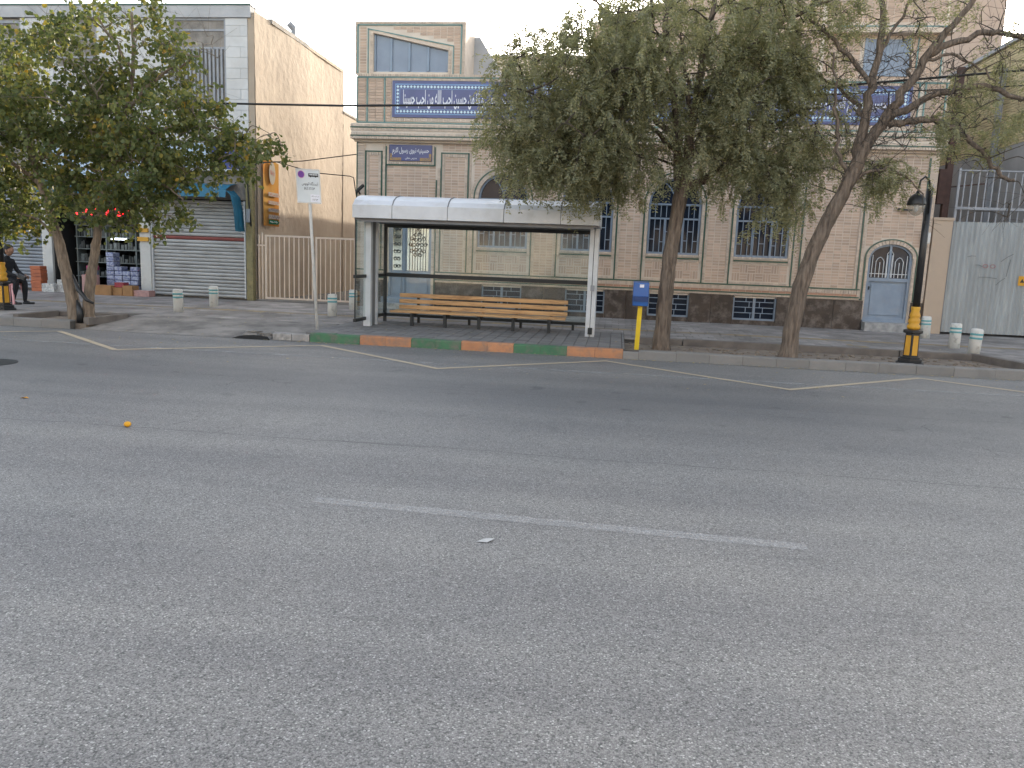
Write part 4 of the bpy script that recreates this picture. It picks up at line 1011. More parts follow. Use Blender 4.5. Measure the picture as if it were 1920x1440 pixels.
# alley gate
gt = thing('alley_gate', 'cream two leaf bar gate closing the alley', 'gate', (-8.1, SY, Z0))
GY = SY+.0
for x0, x1, zt, nb_ in ((-9.38, -8.03, 1.9, 10), (-7.97, -6.87, 1.89, 8)):
    lf = MB().box(x0, x1, GY-.02, GY+.02, zt-.045, zt).box(x0, x1, GY-.02, GY+.02, .2, .245).box(x0, x0+.045, GY-.021, GY+.021, .2, zt).box(x1-.04, x1, GY-.021, GY+.021, .2, zt).build('gate_leaf', M['gatecream'], gt)
    me = MB().box(-.012, .012, -.012, .012, .245, zt-.045).mesh('bar', M['gatecream'])
    for i in range(1, nb_):
        o = bpy.data.objects.new('bar', me); COL.objects.link(o); o.location = (x0+(x1-x0)*i/nb_, GY, 0); setparent(o, lf)
MB().box(-9.57, -9.54, GY-.02, GY+.02, Z0, 1.9).box(-9.47, -9.44, GY-.02, GY+.02, Z0, 1.95).box(-9.6, -9.38, GY-.03, GY-.02, 1.6, 1.64).box(-6.87, -6.8, GY-.02, GY+.02, Z0, 1.9).build('hinge_post', M['gatecream'], gt)
MB().box(-9.6, -6.75, GY-.1, GY+.12, .12, Z0+.03).build('sill', M['concrete'], gt)

# roof aerial and flue on the shop
ar = thing('roof_aerial', 'thin grey aerial standing on the shop roof', 'aerial', (-9.9, 22.4, 7.5))
MB().tube([(-9.95, 22.4, 7.3), (-9.95, 22.4, 8.75)], .012, 5).build('mast', M['greysteel'], ar)
for z in (8.25, 8.42, 8.6): MB().tube([(-10.1, 22.4, z), (-9.75, 22.45, z)], .008, 4).build('rod', M['greysteel'], ar)
fl = thing('roof_flue', 'short grey metal flue on the shop roof edge', 'flue', (-9.9, 23.5, 7.5))
MB().tube([(-9.9, 23.6, 7.3), (-9.9, 23.6, 8.0)], .07, 10).build('pipe', M['greysteel'], fl); MB().tube([(-9.9, 23.6, 7.98), (-10.0, 23.5, 8.1)], .09, 10).build('cowl', M['greysteel'], fl)

# ================================================================== RIGHT SIDE
cp = thing('cream_pillar', 'cream painted wall end between the brick hall and the sheet metal gate', 'wall', (7.46, FY, Z0))
MB().box(7.27, 7.69, FY-.06, FY+.3, .05, 2.8).build('shaft', M['cream'], cp); MB().box(7.25, 7.71, FY-.08, FY+.32, 2.8, 2.86).build('cap', M['cream'], cp)
cg = thing('sheet_metal_gate', 'galvanised corrugated metal gate with barred top and scrawled marks', 'gate', (9.2, FY, Z0))
def corr(x0, x1, z0, z1, y):
    mb = MB(); n = int((x1-x0)/.018)
    for i in range(n+1):
        x = x0+(x1-x0)*i/n; yy = y+.016*math.sin(2*math.pi*(x-x0)/.11)
        mb.v += [(x, yy, z0), (x, yy, z1)]
    for i in range(n): mb.f.append((2*i, 2*i+2, 2*i+3, 2*i+1))
    return mb
for i, (x0, x1) in enumerate(((7.72, 8.72), (8.69, 9.69), (9.66, 10.38))): corr(x0, x1, .2, 2.78+.015*(i % 2), FY-.02-.004*i).build('corrugated_sheet', M['corr'], cg, True)
MB().box(7.71, 10.4, FY+.02, FY+.06, .24, .3).box(7.71, 10.4, FY+.02, FY+.06, 2.7, 2.76).box(7.71, 7.76, FY+.0, FY+.06, .2, 4.0).box(7.7, 10.4, FY-.03, FY+.02, 3.06, 3.12).box(7.7, 10.4, FY-.02, FY+.02, 3.93, 3.96).build('frame', M['greysteel'], cg)
me = MB().box(-.013, .013, -.013, .013, 2.78, 3.94).mesh('bar', M['greysteel'])
for i in range(17):
    o = bpy.data.objects.new('bar', me); COL.objects.link(o); o.location = (7.86+.155*i, FY+.03, 0); setparent(o, cg)
MB().box(9.28, 9.44, FY-.052, FY-.048, 1.36, 1.58).build('sticker', M['sticker'], cg)
MB().add([(9.31, FY-.054, 1.43), (9.41, FY-.054, 1.43), (9.36, FY-.054, 1.52)], [(0,1,2)]).build('sticker_mark', M['ink'], cg)
yv = FY-.05
for cx in (8.52, 8.68): MB().tube([(cx+.055*math.cos(t), yv, 1.78+.04*math.sin(t)) for t in [6.3*i/12 for i in range(13)]], .006, 4).build('scrawl', M['scrawl'], cg)
for P_ in (((8.1,1.98),(8.28,2.0)), ((8.85,1.9),(9.1,2.08)), ((8.4,1.52),(8.8,1.5)), ((9.05,1.95),(9.0,1.55)), ((8.8,1.35),(8.98,1.52)), ((8.3,1.8),(8.45,1.77))):
    MB().tube([(P_[0][0], yv, P_[0][1]), ((P_[0][0]+P_[1][0])/2, yv, (P_[0][1]+P_[1][1])/2+.015), (P_[1][0], yv, P_[1][1])], .006, 4).build('scratch', M['scratch'], cg)
rp = thing('rusty_post', 'tall rusty steel post rising behind the cream wall end', 'post', (7.62, FY+.4, 0))
MB().box(7.56, 7.7, FY+.34, FY+.48, 0, 6.3).build('shaft', M['rust'], rp); MB().box(7.4, 7.56, FY+.3, FY+.5, 3.2, 4.0).build('meter', M['rust'], rp)
MB().bar((7.7, FY+.4, 3.6), (8.5, FY+.4, 3.7), .03, .03).build('strut', M['rust'], rp)
rp = thing('steel_post', 'grey green steel post against the yellow brick side wall', 'post', (10.2, 24.4, 0)); MB().box(10.15, 10.29, 24.3, 24.44, 0, 7.2).build('shaft', M['greysteel'], rp); MB().box(10.11, 10.33, 24.26, 24.48, Z0-.02, Z0+.02).build('base_plate', M['greysteel'], rp)
yb = thing('yellow_brick_building', 'side wall of yellow brick above grey render beyond the metal gate', 'building', (13, 28, 0))
MB().box(10.42, 16, 19.6, 42, -.1, 7.85).build('wall', M['yellowjoint'], yb)
MB().box(10.40, 10.44, 19.6, 42, 0, 5.08).build('render_coat', M['plastercoat'], yb)
MB().box(10.3, 16.1, 19.5, 42.1, 7.86, 7.96).build('roof_edge', M['plastercoat'], yb)
yk = []
z = 5.09
row = 0
while z < 7.82:
    y = 21.0-(row % 2)*.11
    while y < 30: yk.append((y, z)); y += .225
    z += .075; row += 1
yk.sort(key=lambda q: q[0])
vis_ = [q for q in yk if q[0] > 22.5]; hid = [q for q in yk if q[0] <= 22.5]
me = MB().box(-.012, .03, 0, .21, 0, .058).mesh('brick', M['yellowbrick'])
for y, z in vis_[:300]:
    o = bpy.data.objects.new('brick', me); COL.objects.link(o); o.location = (10.405+random.uniform(-.003,.003), y, z); setparent(o, yb)
mb = MB()
for y, z in hid+vis_[300:]: mb.box(10.393+random.uniform(-.003,.003), 10.43, y, y+.21, z, z+.058)
mb.build('brickwork', M['yellowbrick'], yb, fix=False)['kind'] = 'stuff'

# houses across the road (they show in the panes)
op = thing('opposite_building', 'cream row of flats across the road mirrored in the door glass', 'building', (0, -13, 0))
MB().box(-26, 26, -22, -12, -.1, 7.5).build('wall', M['opp'], op); MB().box(-26.2, 26.2, -22.2, -11.8, 7.5, 7.8).build('roof', M['oldplaster'], op)
for i in range(12):
    x = -22+4*i
    w = MB().box(x-.7, x+.7, -12.02, -11.97, 4.2, 5.9).build('window', M['pane'], op); MB().box(x-.78, x+.78, -11.98, -11.9, 4.1, 4.2).build('sill', M['step'], w)
    MB().box(x-1.2, x+1.2, -12.02, -11.97, .1, 2.8).build('shop_shutter', M['shutter'], op)

# ================================================================== BUS SHELTER
sh = thing('bus_shelter', 'white roofed bus shelter with glass back and dark rails', 'bus shelter', (-2.6, 15.2, Z0))
SX0, SX1 = -4.88, -.36; Y0s, Y1s = 14.3, 16.05
seams = [SX0, -4.13, -3.1, -2.07, -1.05, SX1]
prof = [(Y0s, 2.40), (Y0s+.09, 2.49), (Y0s+.25, 2.56), (Y0s+.5, 2.605), (Y0s+.85, 2.61), (Y0s+1.25, 2.56), (Y1s, 2.42)]
rf = MB().box(SX0+.02, SX1-.02, Y0s+.05, Y1s-.02, 2.13, 2.17).build('roof_lining', M['underside'], sh)
for i in range(5):
    a, b = seams[i], seams[i+1]
    MB().prismx(prof+[(Y1s, 2.3), (Y0s+.02, 2.3)], a+.004, b-.004).build('roof_panel', M['roofmetal'], sh)
    MB().box(a+.004, b-.004, Y0s-.03, Y0s+.015, 2.165, 2.405).build('fascia_panel', M['alu'], sh, bevel=.006)
rib = MB()
for x in seams[1:-1]: rib.tube([(x, y, z+.006) for y, z in prof], .011, 6)
rib.build('roof_rib', M['underside'], sh)
for x in seams[1:-1]: MB().box(x-.007, x+.007, Y0s-.022, Y0s+.018, 2.166, 2.404).build('fascia_seam', M['iron'], sh)
MB().box(SX0, SX1, Y1s-.02, Y1s+.02, 2.17, 2.42).box(SX0-.0, SX0+.03, Y0s+.02, Y1s, 2.175, 2.4).box(SX1-.03, SX1, Y0s+.02, Y1s, 2.175, 2.4).build('end_fascia', M['alu'], sh)
MB().box(SX0+.1, SX1-.1, Y0s+.03, Y0s+.1, 2.10, 2.13).build('gutter_beam', M['underside'], sh)
for y0, y1 in ((14.6, 14.72), (15.02, 15.1)):
    MB().box(-4.76, -4.62, y0, y1, Z0, 2.14).build('post', M['alu'], sh, bevel=.006)
MB().box(-4.72, -4.66, 14.72, 15.02, Z0, 2.14).build('post_web', M['underside'], sh)
for y0, y1 in ((14.72, 14.84), (15.1, 15.18)):
    MB().box(-.53, -.45, y0, y1, Z0, 2.14).box(-.44, -.36, y0, y1, Z0, 2.14).build('post', M['alu'], sh, bevel=.005)
MB().box(-.5, -.4, 14.84, 15.1, Z0, 2.14).build('post_web', M['underside'], sh)
MB().box(-.455, -.435, 14.73, 14.8, .3, 2.1).build('post_seam', M['iron'], sh); MB().box(-.47, -.40, 14.68, 14.72, 1.0, 1.1).build('junction_box', M['greysteel'], sh); MB().box(-.48, -.4, 14.66, 14.72, .2, .32).build('padlock', M['iron'], sh)
BYs = 15.9
bk = MB()
for x in (-4.72, -.5): bk.box(x-.03, x+.03, BYs-.03, BYs+.03, Z0, 2.14)
bk.build('back_post', M['iron'], sh)
for z0, z1 in ((1.07, 1.15), (.26, .32), (2.06, 2.13)): MB().box(-4.69, -.53, BYs-.025, BYs+.025, z0, z1).build('back_rail', M['iron'], sh)
xs = [-4.69, -3.65, -2.6, -1.56, -.53]
for i in range(4): MB().box(xs[i]+.004, xs[i+1]-.004, BYs-.004, BYs+.004, .32, 2.06).build('glass_pane', M['glass'], sh)
for i in range(4):
    x = -4.0+i*1.06; MB().box(x-.025, x+.025, BYs-.02, BYs+.02, Z0, .26).build('back_leg', M['iron'], sh)
for y0, y1 in ((14.02, 14.6), (15.1, 15.87)): MB().box(-4.73, -4.722, y0, y1, .33, 2.12).build('glass_pane', M['glass'], sh)
for z in (1.07, .27): MB().box(-4.75, -4.70, 13.98, 14.6, z, z+.06).box(-4.75, -4.70, 15.1, 15.87, z, z+.06).build('side_rail', M['iron'], sh)
MB().box(-4.735, -4.715, 14.0, 14.02, .33, 2.12).build('pane_edge', M['iron'], sh)

# bench
bn = thing('bench', 'long varnished slat bench with dark legs inside the bus shelter', 'bench', (-2.6, 15.3, Z0))
for z, y in ((.72, 15.56), (.605, 15.54), (.49, 15.52)): MB().box(-4.31, -.92, y-.02, y+.02, z-.041, z+.041).build('back_slat', M['wood'], bn, bevel=.008)
for k, y in enumerate((15.06, 15.2, 15.34)): MB().box(-4.36 if k == 0 else -4.33, -.93, y-.06, y+.06, .405, .445).build('seat_slat', M['wood'], bn, bevel=.008)
for x in (-3.93, -3.27, -2.6, -1.93, -1.24):
    MB().box(x-.03, x+.03, 15.05, 15.11, Z0, .36).build('leg', M['iron'], bn)
    MB().box(x-.026, x+.026, 15.0, 15.5, .36, .404).box(x-.026, x+.026, 15.56, 15.6, .36, .76).box(x-.024, x+.024, 15.5, 15.6, .362, .4).build('support', M['iron'], bn)
# bus stop sign, leaning
bs = thing('bus_stop_sign', 'white bus stop sign plate on a leaning white pole', 'sign', (-5.23, 13.48, Z0))
MB().tube([(-5.23, 13.48, .02), (-5.38, 13.5, 2.36), (-5.4, 13.5, 2.9)], .028, 10).build('pole', M['polewhite'], bs, True)
pc = Vector((-5.385, 13.455, 2.635)); ux = Vector((.9975, 0, -.03)).normalized(); uz = Vector((-.06, 0, 1)).normalized()
Mx = Matrix((ux, Vector((0,1,0)), uz)).transposed()
MB().obox(pc, (.215, .008, .29), Mx).build('plate', M['plate'], bs, bevel=.003)
def sp(a, b, dy=-.0095): return pc+ux*a+uz*b+Vector((0, dy, 0))
rim = MB()
for a, b, w, h in ((0, .28, .215, .01), (0, -.28, .215, .01), (-.207, 0, .008, .27), (.207, 0, .008, .27)): rim.obox(sp(a, b, -.01), (w, .003, h), Mx)
rim.build('rim', M['polewhite'], bs)
def disc(c, r, m, name, n=24): MB().add([c+ux*(r*math.cos(2*math.pi*i/n))+uz*(r*math.sin(2*math.pi*i/n)) for i in range(n)], [tuple(range(n))]).build(name, m, bs)
disc(sp(-.12, .195, -.0098), .066, M['pink'], 'roundel_rim'); disc(sp(-.12, .195, -.011), .056, M['violet'], 'roundel')
bus = MB(); bus.obox(sp(.1, .19, -.0105), (.088, .001, .028), Mx); bus.build('bus_symbol', M['ink'], bs)
bw = MB()
for i in range(5): bw.obox(sp(.045+.03*i, .197, -.012), (.011, .001, .010), Mx)
bw.build('bus_symbol_window', M['plate'], bs)
for a in (.05, .14): disc(sp(a, .163, -.0125), .012, M['ink'], 'bus_symbol_wheel', 12)
text(shape('ایستگاه اتوبوس'), sp(.03, .04), .29, .075, M['ink'], bs, ux=ux, uz=uz, bold=.004)
text('BUS STOP', sp(.02, -.04), .19, .042, M['ink'], bs, ux=ux, uz=uz, bold=.004)
MB().obox(sp(.115, -.2, -.0098), (.085, .001, .065), Mx).build('code_label', M['letter'], bs)
text(shape('کد ایستگاه'), sp(.115, -.168, -.0115), .13, .03, M['ink'], bs, ux=ux, uz=uz, bold=.004); text('۲۲۱۳', sp(.115, -.225, -.0115), .1, .035, M['ink'], bs, ux=ux, uz=uz, bold=.004)

# charity box
cb = thing('charity_box', 'blue metal collection box on a yellow post beside the tree', 'collection box', (.41, 13.57, Z0))
MB().bar((.40, 13.57, .05), (.42, 13.6, .85), .075, .075).build('post', M['postyellow'], cb)
MB().prismx([(13.46, .83), (13.45, 1.0), (13.47, 1.22), (13.72, 1.24), (13.72, .83)], .285, .545).build('box', M['boxblue'], cb, bevel=.01)
MB().box(.288, .542, 13.438, 13.46, .905, .99).build('coin_ledge', M['boxdark'], cb); MB().box(.39, .46, 13.455, 13.462, 1.14, 1.19).build('white_emblem', M['letter'], cb)

# street lamps
def make_lamp(label):
    t = thing('street_lamp', label, 'street lamp', (0, 0, 0), 'black and yellow street lamps')
    MB().lathe([(.235, -.06), (.235, .035), (.2, .045), (.2, .09), (.165, .1), (.165, .12)], n=6, rot=.2).build('foot', M['black'], t)
    MB().lathe([(.128, .12), (.118, .5)], n=6, rot=.2).build('base_body', M['black'], t)
    for i in range(6):
        a = .2+math.pi/3*(i+.5); u = Vector((math.cos(a), math.sin(a), 0)); v = Vector((-u.y, u.x, 0)); r0, r1 = .128*.867, .118*.867
        MB().quad(*[u*(r+.004)+v*q*w+Vector((0, 0, z)) for r, w, z, q in ((r0, .045, .15, -1), (r0, .045, .15, 1), (r1+.001, .042, .47, 1), (r1+.001, .042, .47, -1))]).build('base_panel', M['lampyellow'], t)
    MB().lathe([(.12, .5), (.165, .515), (.165, .55), (.12, .565)], n=6, rot=.2).build('collar', M['black'], t)
    MB().lathe([(.085, .565), (.1, .59), (.1, .625), (.075, .65), (.09, .69), (.09, .72), (.068, .75), (.082, .78), (.08, .80), (.06, .86), (.07, .9), (.066, .93)], n=20).build('baluster', M['lampyellow'], t, True)
    MB().tube([(0, 0, .93), (0, 0, 2.78)], [.056, .05], 16).build('pole', M['black'], t, True)
    MB().tube([(0, -.055, 2.4), (-.01, -.06, 2.74), (-.06, -.1, 2.9), (-.15, -.17, 2.95), (-.23, -.22, 2.88), (-.26, -.25, 2.7)], .016, 8).build('arm', M['black'], t, True)
    h = MB().lathe([(.02, .2), (.03, .165), (.075, .14), (.115, .09), (.133, .03), (.138, .0), (.135, -.012)], (-.26, -.25, 2.52), 24).build('lamp_head', M['black'], t, True)
    MB().lathe([(.13, -.012), (.118, -.07), (.09, -.125), (.05, -.165), (.012, -.18)], (-.26, -.25, 2.52), 24).build('lamp_glass', M['lampglass'], h, True)
    MB().lathe([(.022, -.0), (.035, -.05), (.03, -.09), (.01, -.12)], (-.26, -.25, 2.52), 12).build('bulb', M['letter'], h, True)
    return t
lp = make_lamp('black and yellow lamp post in the planting bed beside the arched steel door')
l2 = copy_tree(lp); l2.location = (-11.93, 14.15, Z0); l2['label'] = 'black and yellow lamp post beside the person on the pink stool'
lp.location = (4.80, 13.5, Z0-.06)

# bollards
def make_bollard():
    t = thing('bollard', 'b', 'bollard', (0, 0, 0), 'white bollards with teal bands')
    MB().lathe([(.1, -.03), (.1, .45), (.092, .475), (.07, .485)], n=20).build('body', M['bollard'], t, True)
    for z in (.3, .37): MB().lathe([(.1005, z), (.1035, z+.006), (.1035, z+.029), (.1005, z+.035)], n=20, cap=False).build('teal_band', M['bollteal'], t, True)
    return t
bl = make_bollard()
BP = [((-9.1, 15.6), 'white bollard with teal bands before the closed shutter, nearer the kerb'),
      ((-9.3, 17.45), 'white bollard with teal bands before the closed shutter, nearer the shop'),
      ((-6.04, 16.42), 'scuffed white bollard between the sign pole and the alley gate'),
      ((-6.35, 18.7), 'white bollard half hidden behind the shelter end glass'),
      ((6.54, 16.2), 'white bollard standing before the corrugated gate, middle one of three'),
      ((6.33, 14.85), 'white bollard at the angled end of the planting bed'),
      ((6.8, 18.4), 'white bollard behind the street lamp by the cream wall end')]
for i, ((x, y), lab) in enumerate(BP):
    o = bl if i == 0 else copy_tree(bl)
    o.location = (x, y, Z0-.005); o.rotation_euler = (R((1.6,-.8,2.0,.5,-1.2,1.5,.7)[i]), R((-1,1.4,.6,-1.5,.8,-1.8,1)[i]), i*1.7); o['label'] = lab

# seated person and stool
st = thing('stool', 'pink plastic stool under the person in black', 'stool', (-12.95, 15.6, Z0))
MB().box(-13.12, -12.78, 15.44, 15.76, .56, .59).build('seat', M['stoolpink'], st, bevel=.012)
for sx in (-1, 1):
    for sy in (-1, 1): MB().bar((-12.95+sx*.2, 15.6+sy*.19, Z0), (-12.95+sx*.13, 15.6+sy*.12, .57), .035, .035).build('leg', M['stoolpink'], st)
pr = thing('person', 'person in black clothes sitting sideways on the pink stool', 'person', (-12.95, 15.6, Z0))
def skin(name, verts, edges, m, parent, root=0, sub=2):
    me = bpy.data.meshes.new(name); me.from_pydata([v[:3] for v in verts], edges, []); me.materials.append(m)
    o = bpy.data.objects.new(name, me); COL.objects.link(o); setparent(o, parent)
    o.modifiers.new('skin', 'SKIN').use_smooth_shade = True
    lay_ = me.skin_vertices[0].data if me.skin_vertices else None
    if lay_ is None:
        bm = bmesh.new(); bm.from_mesh(me); bm.verts.layers.skin.verify(); bm.to_mesh(me); bm.free(); lay_ = me.skin_vertices[0].data
    for i, v in enumerate(verts):
        r = v[3]; lay_[i].radius = r if hasattr(r, '__len__') else (r, r)
    lay_[root].use_root = True
    s = o.modifiers.new('sub', 'SUBSURF'); s.levels = sub; s.render_levels = sub
    return o
px, py = -13.08, 15.6
BV = [(px, py, .66, (.14, .13)), (px+.01, py, .85, (.125, .115)), (px+.05, py, 1.03, (.14, .12)), (px+.08, py, 1.12, (.06, .06)), (px+.1, py, 1.18, (.05, .05)),      # 0-4 pelvis..neck
      (px+.05, py-.17, 1.06, .062), (px+.12, py-.2, .86, .048), (px+.31, py-.12, .76, .038), (px+.37, py-.09, .74, .03),                                      # 5-8 right arm
      (px+.05, py+.17, 1.06, .062), (px+.13, py+.2, .86, .048), (px+.32, py+.13, .76, .038), (px+.38, py+.1, .74, .03),                                       # 9-12 left arm
      (px+.04, py-.09, .65, .09), (px+.36, py-.1, .64, .07), (px+.27, py-.11, .33, .052), (px+.24, py-.11, .2, .04), (px+.36, py-.12, .175, .03),              # 13-17 leg
      (px+.04, py+.09, .65, .09), (px+.38, py+.1, .64, .07), (px+.36, py+.11, .33, .052), (px+.35, py+.11, .2, .04), (px+.47, py+.12, .175, .03)]             # 18-22 leg
BE = [(0,1),(1,2),(2,3),(3,4),(2,5),(5,6),(6,7),(7,8),(2,9),(9,10),(10,11),(11,12),(0,13),(13,14),(14,15),(15,16),(16,17),(0,18),(18,19),(19,20),(20,21),(21,22)]
skin('body', BV, BE, M['cloth'], pr)
hd = MB()
hc = Vector((px+.13, py, 1.29))
n, k = 20, 14
for j in range(k+1):
    ph = math.pi*j/k
    for i in range(n):
        t = 2*math.pi*i/n; x = math.sin(ph)*math.cos(t); y = math.sin(ph)*math.sin(t); z = math.cos(ph)
        rx = .1*(1-.12*max(0, -z)); ry = .077*(1-.22*max(0, -z)); nose = .022*max(0, 1-abs(t if t < math.pi else t-2*math.pi)*4)*max(0, 1-abs(z+.12)*4)
        hd.v.append(tuple(hc+Vector((x*rx+nose, y*ry, z*.118))))
for j in range(k):
    for i in range(n): hd.f.append((j*n+i, j*n+(i+1) % n, (j+1)*n+(i+1) % n, (j+1)*n+i))
head = hd.build('head', M['skin'], pr, True)
hr = MB()
for j in range(9):
    ph = math.pi*.78*j/8
    for i in range(n):
        t = 2*math.pi*i/n; back = .5-.5*math.cos(t); q = ph*(.4+.6*back)
        hr.v.append(tuple(hc+Vector((math.sin(q)*math.cos(t)*.112-.008, math.sin(q)*math.sin(t)*.088, math.cos(q)*.13+.004))))
for j in range(8):
    for i in range(n): hr.f.append((j*n+i, j*n+(i+1) % n, (j+1)*n+(i+1) % n, (j+1)*n+i))
hr.build('hair', M['hair'], head, True)
for s in (-1, 1): MB().obox(hc+Vector((-.005, s*.08, -.01)), (.02, .008, .03)).build('ear', M['skin'], head, bevel=.006)
for s, hx in ((-1, .37), (1, .38)):
    hx0 = Vector((px+hx, py+s*.095, .74))
    hm = MB().obox(hx0+Vector((.045, 0, -.01)), (.042, .018, .035))
    for q in range(4): hm.tube([hx0+Vector((.08, -s*.0, .018-.018*q)), hx0+Vector((.115-.006*abs(q-1), -s*.01, .012-.019*q)), hx0+Vector((.13-.008*abs(q-1), -s*.03, .0-.019*q))], [.009, .009, .007], 6)
    hm.tube([hx0+Vector((.03, -s*.01, .03)), hx0+Vector((.06, -s*.03, .045)), hx0+Vector((.085, -s*.035, .04))], [.011, .01, .008], 6)
    hm.build('hand', M['skin'], pr, True)
    MB().obox((px+(.40 if s < 0 else .51)-.08, py+s*.12, .172), (.12, .045, .024)).build('shoe', M['black'], pr, bevel=.02)
tag(MB().obox((px+.48, py-.1, .735), (.09, .035, .045), Matrix.Rotation(.4, 3, 'Y')).build('wallet', M['black'], None, bevel=.01), 'flat black object held in the hands of the seated person', 'wallet')

# ================================================================== CABLES AND SMALL THINGS
def cable(pts, r, label):
    t = tag(MB().tube(pts, r, 6).build('overhead_cable', M['cable'], None, True), label, 'cable'); return t
cable([(-12, 14, 4.12), (-8, 14, 4.09), (-5, 14, 4.08), (-1.86, 14, 4.14), (3.3, 14, 4.5), (6.2, 14, 4.78), (12, 14, 5.4)], .018, 'thick black cable strung along the street across the blue tile band')
cable([(2.0, 14.3, 4.35), (4.5, 14.3, 4.5), (7.5, 14.3, 4.68), (12, 14.3, 4.95)], .01, 'thin black cable through the bare branches of the leaning tree')
cable([(-9.75, SY-.1, 3.75), (-8.3, SY-.1, 3.82), (-6.72, FY-.05, 3.98)], .012, 'thin wire from the shop corner to the hall over the banner')
cable([(-10.3, SY-.3, 3.35), (-9.4, SY-.3, 3.72), (-8.9, SY-.3, 3.76), (-7.9, SY-.2, 3.52), (-7.0, SY-.1, 3.47), (-6.78, FY-.06, 3.4), (-6.7, FY-.06, 2.9)], .012, 'sagging wire passing behind the bus stop sign plate')
cable([(-9.86, SY-.25, 3.9), (-9.74, SY-.25, 3.3), (-9.7, SY-.24, 2.6), (-9.66, SY-.23, 2.1)], .02, 'dark cable hanging down the mossy corner post')
tag(MB().add([(-.68, 4.09, .005), (-.62, 4.085, .006), (-.585, 4.14, .012), (-.635, 4.15, .008), (-.63, 4.118, .015)], [(0, 1, 4), (1, 2, 4), (2, 3, 4), (3, 0, 4)]).build('paper_scrap', M['paper']), 'crumpled white scrap of paper lying on the open asphalt', 'paper')
tag(MB().lathe([(.008, .0), (.026, .01), (.03, .024), (.023, .04), (.008, .046)], (-4.06, 6.11, 0), 12).build('fruit', M['orange'], None, True), 'small round yellow fruit lying on the road crack', 'fruit')
tag(MB().add([(-5.74, 6.94, .003), (-5.69, 6.925, .018), (-5.655, 6.96, .003), (-5.7, 6.98, .013)], [(0, 1, 2, 3)]).build('fallen_leaf', M['orange']), 'orange dry leaf lying alone on the road', 'leaf')
# leaf litter
n = 1500
cxy = np.empty((n, 2))
k = n//3
cxy[:k] = np.c_[rng.uniform(-12, -5.2, k), rng.uniform(11.2, 17.5, k)]
cxy[k:2*k] = np.c_[rng.uniform(-6, 6.5, n//3), 12.79-np.abs(rng.normal(0, .1, n//3))]
cxy[2*k:] = np.c_[rng.uniform(-12, 7, n-2*k), rng.uniform(10, 19, n-2*k)]
zz = np.where(cxy[:,1] > KY+.16, Z0+.004, .006)
rp_ = (cxy[:,0] > -9.4) & (cxy[:,0] < -5.2) & (cxy[:,1] > KY) & (cxy[:,1] < 14.8)
zz = np.where(rp_, .01+.15*np.clip((cxy[:,1]-KY)/1.95*1.15, 0, 1)**.8, zz)
bed = (((cxy[:,0] > .2) & (cxy[:,0] < 6.7)) | ((cxy[:,0] > -10.8) & (cxy[:,0] < -9.35))) & (cxy[:,1] > KY+.16) & (cxy[:,1] < 14.6)
zz = np.where(bed, .096, zz)
ang = rng.uniform(0, 6.28, n); s = rng.uniform(.008, .028, n)
ux_ = np.c_[np.cos(ang), np.sin(ang), rng.uniform(-.15, .15, n)]*s[:,None]; uy_ = np.c_[-np.sin(ang), np.cos(ang), rng.uniform(0, .3, n)]*s[:,None]*.6
C0 = np.c_[cxy, zz+.004]
V = np.stack([C0-ux_, C0-uy_*.9, C0+ux_, C0+uy_], 1).reshape(-1, 3)
V[:,2] = np.maximum(V[:,2], np.repeat(zz, 4)+.001)
tag(np_obj('leaf_litter', V, np.arange(4*n).reshape(-1, 4), M['litter']), 'dry leaf scraps scattered on the pavement and gutter', 'leaves', kind='stuff')
# crumbs of soil in the beds
mb = MB()
for i in range(260):
    x, y = random.uniform(.3, 6.5), random.uniform(KY+.2, 14.5); s_ = random.uniform(.008, .035)
    mb.obox((x, y, .088), (s_, s_*.8, s_*.6), Matrix.Rotation(random.uniform(0, 3), 3, 'Z') @ Matrix.Rotation(random.uniform(-.5, .5), 3, 'X'))
tag(mb.build('soil_clods', M['soil']), 'clods of dry soil in the planting bed', 'soil', kind='stuff')

